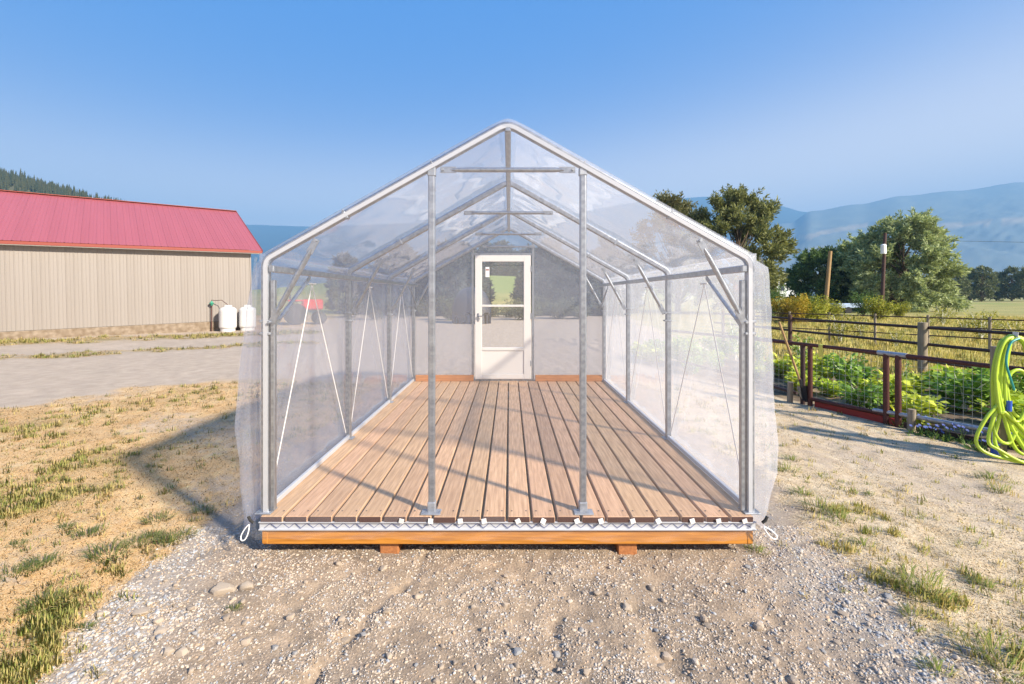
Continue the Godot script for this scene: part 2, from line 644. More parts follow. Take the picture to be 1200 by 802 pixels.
func build_ground() -> void:
	var xs := axis(-3.4, 3.4, 0.028, -6500.0, 6500.0, 1.045)
	var zs := axis(-0.4, 1.5, 0.025, -6300.0, 300.0, 1.035)
	var nx := xs.size()
	var nz := zs.size()
	var v := PackedVector3Array()
	var n := PackedVector3Array()
	var c := PackedColorArray()
	var ix := PackedInt32Array()
	v.resize(nx * nz); n.resize(nx * nz); c.resize(nx * nz)
	for j in nz:
		for i in nx:
			var k := j * nx + i
			v[k] = Vector3(xs[i], ground_y(xs[i], zs[j]), zs[j])
			c[k] = ground_color(xs[i], zs[j])
	for j in nz:
		for i in nx:
			var dx := v[j * nx + mini(i + 1, nx - 1)] - v[j * nx + maxi(i - 1, 0)]
			var dz := v[mini(j + 1, nz - 1) * nx + i] - v[maxi(j - 1, 0) * nx + i]
			n[j * nx + i] = dz.cross(dx).normalized()
	for j in nz - 1:
		for i in nx - 1:
			var a := j * nx + i
			ix.append(a); ix.append(a + 1); ix.append(a + nx + 1)
			ix.append(a); ix.append(a + nx + 1); ix.append(a + nx)
	var arr := []
	arr.resize(Mesh.ARRAY_MAX)
	arr[Mesh.ARRAY_VERTEX] = v
	arr[Mesh.ARRAY_NORMAL] = n
	arr[Mesh.ARRAY_COLOR] = c
	arr[Mesh.ARRAY_INDEX] = ix
	var m := ArrayMesh.new()
	m.add_surface_from_arrays(Mesh.PRIMITIVE_TRIANGLES, arr)
	var o := single("ground", m, M.ground, "beige gravel pad, straw coloured dry lawn and distant fields", "ground", Vector3.ZERO, "", "structure")
	o.set_meta("kind", "structure")

# skyline given as [bearing in photo columns, rise above eye level per unit of distance * F]
func ridge(called: String, label: String, prof: Array, near: float, far: float, sd: int, col_a: Color, col_b: Color, rough: float, belts: Array) -> void:
	var ns := FastNoiseLite.new()
	ns.seed = sd
	ns.frequency = 1.0
	ns.fractal_octaves = 5
	var nu := 220
	var nv := 44
	var p0: float = prof[0][0]
	var p1: float = prof[-1][0]
	var pts := []
	var cols := PackedColorArray()
	for j in nv:
		var f := float(j) / (nv - 1)
		for i in nu:
			var px := lerpf(p0, p1, float(i) / (nu - 1))
			var h := 0.0
			for k in prof.size() - 1:
				if px >= prof[k][0] and px <= prof[k + 1][0]:
					var t := smooth(prof[k][0], prof[k + 1][0], px)
					h = lerpf(prof[k][1], prof[k + 1][1], t)
			var back := 1.0
			var ff := f
			if f > 0.8:
				back = 1.0 - smooth(0.8, 1.0, f) * 0.5
				ff = 0.8
			var d := lerpf(near, far, f)
			var dd := lerpf(near, far, 0.8)
			var w := Vector3((px - PX) / F * d, 0, EYE.z - d)
			var k := 3.2 / far
			var e := ns.get_noise_2d(w.x * k * 2.2, w.z * k * 2.2)
			var r := pow(ff / 0.8, 0.95)
			var top := h / F * dd
			var y := top * (r * back + e * rough * (1.0 - r) * smooth(0.0, 0.3, ff) * 2.2)
			y += ns.get_noise_2d(w.x * k * 14.0, w.z * k * 14.0) * top * 0.004
			w.y = EYE.y + y - (40.0 if j == 0 else 0.0)
			pts.append(w)
			var q := ns.get_noise_2d(w.x * k * 9.0 + 7.0, w.z * k * 9.0)
			var c := col_a.lerp(col_b, smooth(-0.05, 0.35, q))
			for b in belts:
				var pr := PX + F * w.x / (EYE.z - w.z)
				if pr > b[0] and pr < b[2]:
					var yy := PY - F * (w.y - EYE.y) / (EYE.z - w.z)
					var at := lerpf(b[1], b[3], (pr - b[0]) / (b[2] - b[0])) + 1.5 * ns.get_noise_1d(pr * 0.05)
					if absf(yy - at) < b[4]:
						c = Color(0.30, 0.27, 0.21)
			cols.append(c)
	var g := Geo.new()
	g.grid(pts, nu, nv, Vector3.UP)
	g.c = cols
	single(called, g.mesh(), M.vertex, label, "mountain", Vector3.ZERO, "", "structure")

func build_mountains() -> void:
	ridge("mountain", "far hazy blue mountain ridge behind the greenhouse and the trees", [[-400, 95], [0, 90], [290, 84], [360, 82], [500, 86], [650, 96], [760, 111], [830, 117], [862, 118], [905, 108], [945, 99], [1100, 90], [1300, 70], [1500, 50]], 3000.0, 6000.0, 5, Color(0.02, 0.04, 0.05), Color(0.035, 0.055, 0.055), 0.07, [])
	ridge("mountain", "nearer blue forested mountain rising beyond the fields with pale clearings", [[720, 0], [800, 30], [870, 75], [925, 86], [952, 100], [1005, 108], [1060, 118], [1120, 124], [1200, 134], [1300, 140], [1500, 140]], 2000.0, 4400.0, 9, Color(0.145, 0.18, 0.18), Color(0.175, 0.205, 0.195), 0.045, [[935, 279, 1018, 263, 2.6], [1095, 266, 1300, 250, 2.6], [925, 290, 1010, 296, 1.4]])
	# dark wooded hill beyond the barn
	var pts := []
	var g := Geo.new()
	var nu := 60
	var nv := 24
	var tops := []
	for j in nv:
		for i in nu:
			var px := lerpf(-500.0, 330.0, float(i) / (nu - 1))
			var d := lerpf(210.0, 420.0, float(j) / (nv - 1))
			var up := smooth(0.0, 0.75, float(j) / (nv - 1))
			var sky_h := 168.0 - (px + 60.0) * 0.27 if px > -60.0 else 168.0
			sky_h = maxf(sky_h - 14.0, -12.0) if px < 200.0 else maxf(84.0 - (px - 200.0) * 1.2, -12.0)
			var p := away(px, d)
			p.y = EYE.y + sky_h / F * d * up + noise_a.get_noise_2d(p.x * 0.5, p.z * 0.5) * 4.0 * up - (3.0 if j == 0 else 0.0)
			pts.append(p)
			if up > 0.1 and px < 260.0:
				tops.append(p)
	g.col = Color(0.09, 0.085, 0.035)
	g.grid(pts, nu, nv, Vector3.UP)
	single("hill", g.mesh(), M.vertex, "dark wooded hill beyond the red roofed barn", "hill", Vector3.ZERO, "", "structure")
	var cone := Geo.new()
	for k in 4:
		var y0 := 0.12 + 0.2 * k
		var r := 0.17 * (1.0 - 0.21 * k)
		for s in 9:
			var a := TAU * s / 9 + k * 0.4
			var b := TAU * (s + 0.55) / 9 + k * 0.4
			var e := TAU * (s + 1) / 9 + k * 0.4
			var apex := Vector3(0, y0 + 0.36, 0)
			var A := Vector3(cos(a) * r, y0, sin(a) * r)
			var B := Vector3(cos(b) * r * 0.7, y0 + 0.05, sin(b) * r * 0.7)
			var C := Vector3(cos(e) * r, y0, sin(e) * r)
			var nn := Vector3(cos(b), 0.5, sin(b)).normalized()
			cone.tri(apex, A, B, nn, nn, nn)
			cone.tri(apex, B, C, nn, nn, nn)
	cone.tube([Vector3(0, -0.1, 0), Vector3(0, 0.2, 0)], [0.02, 0.015], 5)
	var where := []
	var cols := []
	for k in 6500:
		var p: Vector3 = tops[rng.randi() % tops.size()]
		p += Vector3(rng.randf_range(-5, 5), 0, rng.randf_range(-5, 5))
		var h := rng.randf_range(5.0, 10.0)
		where.append(Transform3D(Basis(Vector3.UP, rng.randf() * TAU).scaled(Vector3(h * 0.9, h, h * 0.9)), p - Vector3(0, 0.8, 0)))
		cols.append(Color(0.035, 0.055, 0.025).lerp(Color(0.075, 0.08, 0.03), rng.randf()))
	scatter("conifer_wood", cone.mesh(), M.leaf, where, cols, "dark conifer wood covering the hill beyond the barn", "wood")

# ---------------------------------------------------------------- deck
const DT := 0.255
const L := 4.5

func build_deck() -> void:
	var o := thing("wooden_deck", "timber deck platform of tan planks carrying the greenhouse", "deck", Vector3.ZERO)
	var g := Geo.new()
	g.box(Vector3.ZERO, Vector3(0.1365, 0.038, L + 0.1), 0.005)
	var plank := g.mesh()
	g = Geo.new()
	g.box(Vector3.ZERO, Vector3(0.130, 0.033, 0.004), 0.001)
	var end := g.mesh()
	for k in 20:
		var x := -1.522 + 0.1525 * (k + 0.5) - 0.02
		var jog := rng.randf_range(-0.006, 0.006)
		var p := part(o, "plank", plank, M.board[rng.randi() % 5], Vector3(x, DT - 0.019 + rng.randf_range(-0.0015, 0.0015), -(L + 0.1) * 0.5 + 0.035 + jog))
		part(p, "end_grain", end, M.board_end, Vector3(0, 0, (L + 0.1) * 0.5 + 0.001))
	g = Geo.new()
	g.box(Vector3(-0.012, 0.144, 0.0), Vector3(3.03, 0.14, 0.038), 0.004)
	part(o, "fascia", g.mesh(), M.fascia)
	for s: float in [-1.0, 1.0]:
		g = Geo.new()
		g.box(Vector3(-0.012 + s * 1.504, 0.144, -L * 0.5 - 0.001), Vector3(0.038, 0.139, L - 0.046), 0.004)
		part(o, "side_joist", g.mesh(), M.skid)
		g = Geo.new()
		g.box(Vector3(-0.012 + s * 1.500, 0.146, 0.0), Vector3(0.034, 0.136, 0.044), 0.003)
		part(o, "corner_block", g.mesh(), M.fascia)
	for z: float in [-1.1, -2.2, -3.3]:
		g = Geo.new()
		g.box(Vector3(-0.012, 0.144, z), Vector3(2.96, 0.138, 0.038), 0.004)
		part(o, "joist", g.mesh(), M.skid)
	g = Geo.new()
	g.box(Vector3(-0.012, 0.144, -L), Vector3(3.03, 0.14, 0.038), 0.004)
	part(o, "rear_fascia", g.mesh(), M.rear_board)
	for x: float in [-0.752, 0.738]:
		g = Geo.new()
		g.box(Vector3(x, 0.03, -L * 0.5 + 0.02), Vector3(0.118, 0.09, L - 0.06), 0.006)
		part(o, "skid", g.mesh(), M.skid)
	# nail knots
	g = Geo.new()
	g.box(Vector3.ZERO, Vector3(0.009, 0.002, 0.009), 0.0005)
	var screw := g.mesh()
	for k in 20:
		var x := -1.522 + 0.1525 * (k + 0.5) - 0.02
		for dx in [-0.045, 0.045]:
			part(o, "screw", screw, M.dark_metal, Vector3(x + dx, DT + 0.0015, -0.035))

# ---------------------------------------------------------------- greenhouse
const HW := 1.52
const PEAK := 2.695
const EAVE := 1.84

func roof_y(x: float) -> float:
	return PEAK - (PEAK - EAVE) / HW * absf(x)

func bow_path() -> Array:
	# post, bent eave, rafter, bent ridge, and down again
	var p := []
	var corners := [Vector2(-HW, DT), Vector2(-HW, EAVE), Vector2(0, PEAK), Vector2(HW, EAVE), Vector2(HW, DT)]
	var rad := [0.0, 0.05, 0.07, 0.05, 0.0]
	for k in 5:
		var c: Vector2 = corners[k]
		if k == 0 or k == 4:
			p.append(Vector3(c.x, c.y, 0))
			continue
		var a: Vector2 = c + (corners[k - 1] - c).normalized() * rad[k]
		var b: Vector2 = c + (corners[k + 1] - c).normalized() * rad[k]
		for s in 8:
			var t := s / 7.0
			var q := a.lerp(c, t).lerp(c.lerp(b, t), t)
			p.append(Vector3(q.x, q.y, 0))
	return p

func rounded(w: float, h: float, r: float) -> Array:
	var a := []
	for q in [[1, 1, 0], [-1, 1, 90], [-1, -1, 180], [1, -1, 270]]:
		for s in 4:
			var an := deg_to_rad(q[2] + 30.0 * s)
			a.append(Vector2(q[0] * (w * 0.5 - r) + cos(an) * r, q[1] * (h * 0.5 - r) + sin(an) * r))
	return a

func flat_tube(a: Vector3, b: Vector3, r: float, out: Vector3) -> Geo:
	# round pipe whose ends are pressed flat
	var g := Geo.new()
	var t := (b - a).normalized()
	g.tube([a + t * 0.07, a + t * 0.1, a + t * 0.13, b - t * 0.13, b - t * 0.1, b - t * 0.07], [r * 0.45, r * 0.8, r, r, r * 0.8, r * 0.45], 12)
	g.bar(a, a + t * 0.1, r * 2.5, 0.006, out, 0.001)
	g.bar(b, b - t * 0.1, r * 2.5, 0.006, out, 0.001)
	return g

func sheet(parent: Node3D, called: String, mat: Material, nu: int, nv: int, fn: Callable, facing: Vector3) -> MeshInstance3D:
	var pts := []
	for j in nv:
		for i in nu:
			pts.append(fn.call(float(i) / (nu - 1), float(j) / (nv - 1)))
	var g := Geo.new()
	g.col = Color(0.65, 0.68, 0.77)
	g.grid(pts, nu, nv, facing)
	if mat != M.film_front and mat != M.film_loose:
		for k in pts.size(): pts[k] -= facing * 0.003
		g.grid(pts, nu, nv, -facing)
	return part(parent, called, g.mesh(), mat)

func bulge(y: float, left: bool) -> float:
	var t := [[0.10, 0.085], [0.27, 0.075], [0.43, 0.11], [0.70, 0.125], [0.80, 0.145], [1.06, 0.12], [1.33, 0.09], [1.65, 0.05], [1.86, 0.012]] if left else [[0.10, 0.03], [0.25, 0.045], [0.38, 0.075], [0.52, 0.115], [0.80, 0.105], [1.3, 0.075], [1.7, 0.06], [1.80, 0.045], [1.86, 0.02]]
	for k in t.size() - 1:
		if y <= t[k + 1][0]:
			return lerpf(t[k][1], t[k + 1][1], clampf((y - t[k][0]) / (t[k + 1][0] - t[k][0]), 0, 1))
	return t[-1][1]

func build_greenhouse() -> void:
	var o := thing("greenhouse", "gable greenhouse of galvanised steel pipe covered with clear plastic film on the deck", "greenhouse", Vector3(-0.01, 0, 0))
	var prof := rounded(0.05, 0.042, 0.011)
	var gb := Geo.new()
	gb.sweep(bow_path(), prof, Vector3.BACK)
	var bow_mesh := gb.mesh()
	# thin channel that holds the film, on the front and rear bows
	var gc := Geo.new()
	gc.sweep(bow_path(), [Vector2(-0.020, 0.006), Vector2(-0.020, -0.006), Vector2(0.004, -0.006), Vector2(0.004, 0.006)], Vector3.BACK)
	var channel_mesh := gc.mesh()
	var tie := flat_tube(Vector3(-0.42, 2.395, 0), Vector3(0.42, 2.395, 0), 0.0155, Vector3.BACK).mesh()
	var zs := [-0.03, -1.5, -2.97, -4.44]
	for k in 4:
		var z: float = zs[k]
		var b := part(o, "bow", bow_mesh, M.steel, Vector3(0, 0, z))
		part(b, "collar_tie", tie, M.steel, Vector3(0, 0, 0.028))
		for s: float in [-1.0, 1.0]:
			part(b, "knee_brace", flat_tube(Vector3(s * 1.19, 1.965, 0.028), Vector3(s * 1.475, 1.44, 0.028), 0.0165, Vector3.BACK).mesh(), M.steel)
			var g := Geo.new()
			g.box(Vector3.ZERO, Vector3(0.068, 0.016, 0.056), 0.003)
			for y in [1.45, 1.375]:
				part(b, "clamp", g.mesh(), M.bolt, Vector3(s * 1.515, y, 0))
			g = Geo.new()
			g.tube([Vector3(0, 0, 0.02), Vector3(0, 0, 0.046)], 0.009, 6)
			for q in [Vector3(s * 1.482, 1.447, 0), Vector3(s * 1.195, 1.955, 0), Vector3(s * 0.405, 2.395, 0)]:
				part(b, "bolt", g.mesh(), M.bolt, q)
			g = Geo.new()
			g.box(Vector3(s * HW, DT + 0.004, 0), Vector3(0.10, 0.008, 0.09), 0.002)
			part(b, "foot_plate", g.mesh(), M.bolt)
			g = Geo.new()
			var q := Vector3(s * 1.02, roof_y(1.02), 0)
			var ang := -s * atan2(PEAK - EAVE, HW)
			g.box(q, Vector3(0.018, 0.058, 0.05), 0.003, Basis(Vector3.BACK, ang))
			part(b, "sleeve", g.mesh(), M.bolt)
			g = Geo.new()
			q = Vector3(s * 0.47, roof_y(0.47), 0)
			g.box(q, Vector3(0.012, 0.056, 0.047), 0.003, Basis(Vector3.BACK, ang))
			part(b, "sleeve", g.mesh(), M.bolt)
		if k == 0:
			for s: float in [-1.0, 1.0]:
				var cg := Geo.new()
				cg.box(Vector3(s * (HW - 0.047), (DT + EAVE) * 0.5 - 0.06, 0.0), Vector3(0.026, EAVE - DT - 0.14, 0.034), 0.004)
				part(b, "corner_channel", cg.mesh(), M.steel)
			part(b, "film_channel", channel_mesh, M.zinc_white, Vector3(0, 0, 0.024))
	# purlins
	var g := Geo.new()
	g.bar(Vector3(0, PEAK - 0.045, 0.0), Vector3(0, PEAK - 0.045, -L), 0.04, 0.035, Vector3.UP, 0.006)
	part(o, "ridge_purlin", g.mesh(), M.steel)
	for s: float in [-1.0, 1.0]:
		g = Geo.new()
		g.bar(Vector3(s * (HW - 0.045), EAVE - 0.06, 0.0), Vector3(s * (HW - 0.045), EAVE - 0.06, -L), 0.035, 0.045, Vector3.UP, 0.006)
		part(o, "eave_purlin", g.mesh(), M.steel)
		for e in [[-0.03, -0.55], [-4.44, -3.92]]:
			part(o, "wind_brace", flat_tube(Vector3(s * (HW - 0.05), 1.42, e[0]), Vector3(s * (HW - 0.05), EAVE - 0.09, e[1]), 0.013, Vector3.RIGHT).mesh(), M.steel)
		g = Geo.new()
		g.box(Vector3(s * (HW - 0.005), DT + 0.019, -L * 0.5 + 0.005), Vector3(0.026, 0.034, L - 0.13), 0.003)
		part(o, "base_rail", g.mesh(), M.zinc_white)
		for k in 3:
			var za: float = zs[k] - 0.06
			var zb: float = zs[k + 1] + 0.06
			var zm := (za + zb) * 0.5 + 0.06
			for e in [za, zb]:
				g = Geo.new()
				g.bar(Vector3(s * (HW + 0.004), 1.70, zm), Vector3(s * (HW + 0.004), DT + 0.07, e), 0.011, 0.004, Vector3.RIGHT, 0.001)
				part(o, "brace_strap", g.mesh(), M.strap)
			g = Geo.new()
			g.box(Vector3(s * HW, 1.705, zm), Vector3(0.012, 0.012, 0.12), 0.003)
			part(o, "strap_anchor", g.mesh(), M.strap)
	# end posts at the front
	for x: float in [-0.478, 0.472]:
		g = Geo.new()
		var top: float = roof_y(x) - 0.03
		g.sweep([Vector3(x, DT + 0.006, -0.03), Vector3(x, top, -0.03)], rounded(0.042, 0.04, 0.01), Vector3.BACK)
		var p := part(o, "end_post", g.mesh(), M.steel)
		g = Geo.new()
		g.box(Vector3(x, DT + 0.005, -0.01), Vector3(0.12, 0.009, 0.07), 0.002)
		g.box(Vector3(x, DT + 0.035, -0.03), Vector3(0.05, 0.06, 0.048), 0.004)
		part(p, "foot_plate", g.mesh(), M.bolt)
		g = Geo.new()
		g.box(Vector3(x, top - 0.01, -0.03), Vector3(0.05, 0.05, 0.047), 0.004)
		part(p, "clamp", g.mesh(), M.bolt)
	# front film channel with its wiggle wire
	g = Geo.new()
	g.box(Vector3(-0.002, 0.195, 0.024), Vector3(3.06, 0.05, 0.004), 0.001)
	g.box(Vector3(-0.002, 0.2175, 0.032), Vector3(3.06, 0.007, 0.014), 0.001)
	g.box(Vector3(-0.002, 0.1725, 0.032), Vector3(3.06, 0.007, 0.014), 0.001)
	var ch := part(o, "base_channel", g.mesh(), M.zinc_white)
	g = Geo.new()
	var zig := []
	for k in 81:
		zig.append(Vector3(-1.5 + 3.0 * k / 80.0, 0.195 + (0.015 if k % 2 else -0.015), 0.028 + 0.003 * sin(k * 1.3)))
	g.tube(zig, 0.0022, 5)
	part(ch, "wiggle_wire", g.mesh(), M.wire)
	for k in 13:
		g = Geo.new()
		var x := -0.66 + k * 0.1775 + rng.randf_range(-0.02, 0.02)
		g.box(Vector3(x, 0.231, 0.047), Vector3(0.030, 0.030, 0.004), 0.001, Basis(Vector3.BACK, rng.randf_range(-0.5, 0.5)) * Basis(Vector3.RIGHT, rng.randf_range(-0.5, 0.2)))
		part(ch, "film_tab", g.mesh(), M.strap)
	# rear: plank sills, door frame
	for e in [[-1.48, -0.56], [0.42, 1.48]]:
		g = Geo.new()
		g.box(Vector3((e[0] + e[1]) * 0.5, DT + 0.05, -L + 0.09), Vector3(e[1] - e[0], 0.10, 0.038), 0.004)
		part(o, "sill_board", g.mesh(), M.rear_board)
	for x: float in [-0.575, 0.385]:
		g = Geo.new()
		g.bar(Vector3(x, DT, -L + 0.055), Vector3(x, roof_y(x) - 0.03, -L + 0.055), 0.035, 0.035, Vector3.BACK)
		part(o, "door_post", g.mesh(), M.steel)
	g = Geo.new()
	g.bar(Vector3(-0.555, DT + 2.02, -L + 0.055), Vector3(0.365, DT + 2.02, -L + 0.055), 0.035, 0.035, Vector3.BACK)
	g.bar(Vector3(-0.555, DT + 0.018, -L + 0.055), Vector3(0.365, DT + 0.018, -L + 0.055), 0.03, 0.035, Vector3.BACK)
	part(o, "door_header", g.mesh(), M.steel)
	build_door(o)
	# film: roof
	var wr := func(a: float, b: float) -> float:
		return noise_c.get_noise_2d(a, b)
	sheet(o, "roof_film", M.film_roof, 61, 60, func(u, w):
		var z: float = 0.03 - w * (L + 0.04)
		var x: float = (u * 2.0 - 1.0) * HW
		var sag := 0.0
		for zb in zs: sag = maxf(sag, exp(-pow((z - zb) / 0.10, 4.0)))
		var y: float = roof_y(x) + 0.029 + (1.0 - sag) * (-0.008 + wr.call(x * 90.0, z * 20.0) * 0.007 + wr.call(x * 30.0, z * 70.0) * 0.007)
		y -= 0.018 * exp(-pow(x / 0.05, 2.0))
		return Vector3(x, y, z), Vector3.UP)
	for s: float in [-1.0, 1.0]:
		var left: bool = s < 0
		# side film hangs loose outside the posts
		sheet(o, "side_film", M.film_side, 70, 40, func(u, w):
			var z: float = 0.03 - u * (L + 0.04)
			var y: float = lerpf(0.17, roof_y(HW) + 0.033, w)
			var loose := exp(-maxf(0.0, -z) / 0.45)
			var b := 0.03 + bulge(y, left) * (0.12 + 0.88 * loose)
			b += (wr.call(z * 45.0, y * 14.0 + s * 90.0) * 0.014 + wr.call(z * 110.0 + y * 60.0, y * 40.0) * 0.007) * (0.5 + loose)
			if w > 0.97: b = 0.012
			return Vector3(s * (HW + b), y, z), Vector3(s, 0, 0))
		# gathered film in front of the corner post
		sheet(o, "corner_film", M.film_loose, 14, 46, func(u, w):
			var y: float = lerpf(0.12, EAVE + 0.01, w)
			var b: float = 0.024 + u * (bulge(y, left) + 0.006)
			var z: float = 0.032 + 0.02 * sin(u * 9.0 + y * 5.0 + s) * u + 0.012 * wr.call(u * 30.0 + s * 40.0, y * 70.0) - 0.02 * u
			return Vector3(s * (HW + b), y, z), Vector3(0, 0, 1))
		# film tail tied off below the corner, and its cord
		sheet(o, "film_tail", M.film_loose, 8, 14, func(u, w):
			var x: float = s * (HW + 0.0 + u * 0.05 * (1.0 - 0.35 * w) + w * (0.14 if left else 0.09))
			var y: float = 0.285 - w * (0.09 if left else 0.02) - u * 0.03
			return Vector3(x, y, 0.06 + 0.014 * sin(u * 7.0 + w * 5.0)), Vector3(0, 0, 1))
		g = Geo.new()
		g.tube([Vector3(s * 1.545, 0.232, 0.07), Vector3(s * 1.562, 0.252, 0.075), Vector3(s * 1.575, 0.272, 0.07)], 0.009, 8)
		var knot := part(o, "cord_knot", g.mesh(), M.rubber)
		g = Geo.new()
		var lp := []
		var c0 := Vector3(s * 1.59, 0.175, 0.075)
		var ax := Vector3(s * 0.45, -1.0, 0).normalized() if left else Vector3(s * 0.8, -0.75, 0).normalized()
		var sd := Vector3(-ax.y, ax.x, 0)
		for k in 20:
			var a := TAU * k / 20
			var ww := 0.016 * (1.0 + 0.4 * cos(a))
			lp.append(c0 + ax * cos(a) * 0.052 + sd * sin(a) * ww)
		g.tube(lp, 0.0038, 6, true)
		part(knot, "cord_loop", g.mesh(), M.white_plastic)
	# front film
	sheet(o, "front_film", M.film_front, 50, 46, func(u, w):
		var x: float = (u * 2.0 - 1.0) * (HW - 0.002)
		var y: float = lerpf(0.215, roof_y(x) + 0.02, w)
		return Vector3(x, y, 0.0395 + wr.call(x * 40.0, y * 40.0) * 0.003 + wr.call(x * 90.0, y * 25.0) * 0.0015), Vector3(0, 0, 1))
	# skirt left hanging below the channel
	sheet(o, "film_skirt", M.film_loose, 90, 5, func(u, w):
		var x: float = -1.55 + u * 3.09
		var drop: float = 0.060 + 0.022 * noise_a.get_noise_1d(x * 14.0) + 0.010 * noise_c.get_noise_1d(x * 130.0)
		return Vector3(x, 0.168 - w * drop, 0.030 + 0.010 * w + 0.006 * sin(x * 17.0 + w * 4.0) * w), Vector3(0, 0, 1))
	# rear film around the door
	for e in [[-HW, -0.575, 0.0], [0.385, HW, 0.0], [-0.575, 0.385, DT + 2.02]]:
		sheet(o, "rear_film", M.film_end, 24, 30, func(u, w):
			var x: float = lerpf(e[0], e[1], u)
			var y: float = lerpf(maxf(e[2], DT - 0.08), roof_y(x) + 0.02, w)
			return Vector3(x, y, -L + 0.012 + wr.call(x * 35.0, y * 35.0) * 0.004), Vector3(0, 0, 1))

func build_door(o: Node3D) -> void:
	var d := Node3D.new()
	d.name = "door"
	o.add_child(d)
	d.position = Vector3(-0.095, DT + 0.035, -L + 0.075)
	d.set_meta("label", "white storm door with two glass panes and a kick panel")
	var w := 0.885
	var h := 1.965
	var g := Geo.new()
	for s: float in [-1.0, 1.0]:
		g.box(Vector3(s * (w * 0.5 - 0.055), h * 0.5, 0), Vector3(0.11, h, 0.036), 0.005)
	g.box(Vector3(0, h - 0.05, 0), Vector3(w - 0.22, 0.10, 0.036), 0.005)
	g.box(Vector3(0, h * 0.602 - 0.02, 0), Vector3(w - 0.22, 0.035, 0.03), 0.004)
	g.box(Vector3(0, 0.475, 0), Vector3(w - 0.22, 0.05, 0.036), 0.005)
	g.box(Vector3(0, 0.04, 0), Vector3(w - 0.22, 0.08, 0.036), 0.005)
	part(d, "door_frame", g.mesh(), M.white)
	g = Geo.new()
	g.box(Vector3(0, 0.265, -0.004), Vector3(w - 0.22, 0.37, 0.016), 0.003)
	part(d, "kick_panel", g.mesh(), M.white)
	for e in [[0.50, 1.145], [1.181, 1.865]]:
		g = Geo.new()
		g.box(Vector3(0, (e[0] + e[1]) * 0.5, 0), Vector3(w - 0.22, e[1] - e[0], 0.005), 0.001)
		part(d, "pane", g.mesh(), M.glass)
	g = Geo.new()
	g.box(Vector3(-0.245, 1.70, 0.006), Vector3(0.062, 0.16, 0.003), 0.001)
	var st := part(d, "sticker", g.mesh(), M.white_plastic)
	g = Geo.new()
	g.box(Vector3(-0.245, 1.735, 0.0085), Vector3(0.05, 0.022, 0.002), 0.0005)
	part(st, "red_print", g.mesh(), M.red_trim)
	g = Geo.new()
	g.box(Vector3(-0.39, 0.98, 0.022), Vector3(0.03, 0.13, 0.010), 0.003)
	g.tube([Vector3(-0.39, 1.0, 0.02), Vector3(-0.39, 1.0, 0.06), Vector3(-0.35, 1.0, 0.066), Vector3(-0.31, 1.0, 0.062)], 0.009, 8)
	part(d, "handle", g.mesh(), M.steel)
	g = Geo.new()
	g.box(Vector3.ZERO, Vector3(0.018, 0.09, 0.022), 0.003)
	for y: float in [0.25, 1.0, 1.75]:
		part(d, "hinge", g.mesh(), M.bolt, Vector3(w * 0.5 + 0.004, y, 0.012))

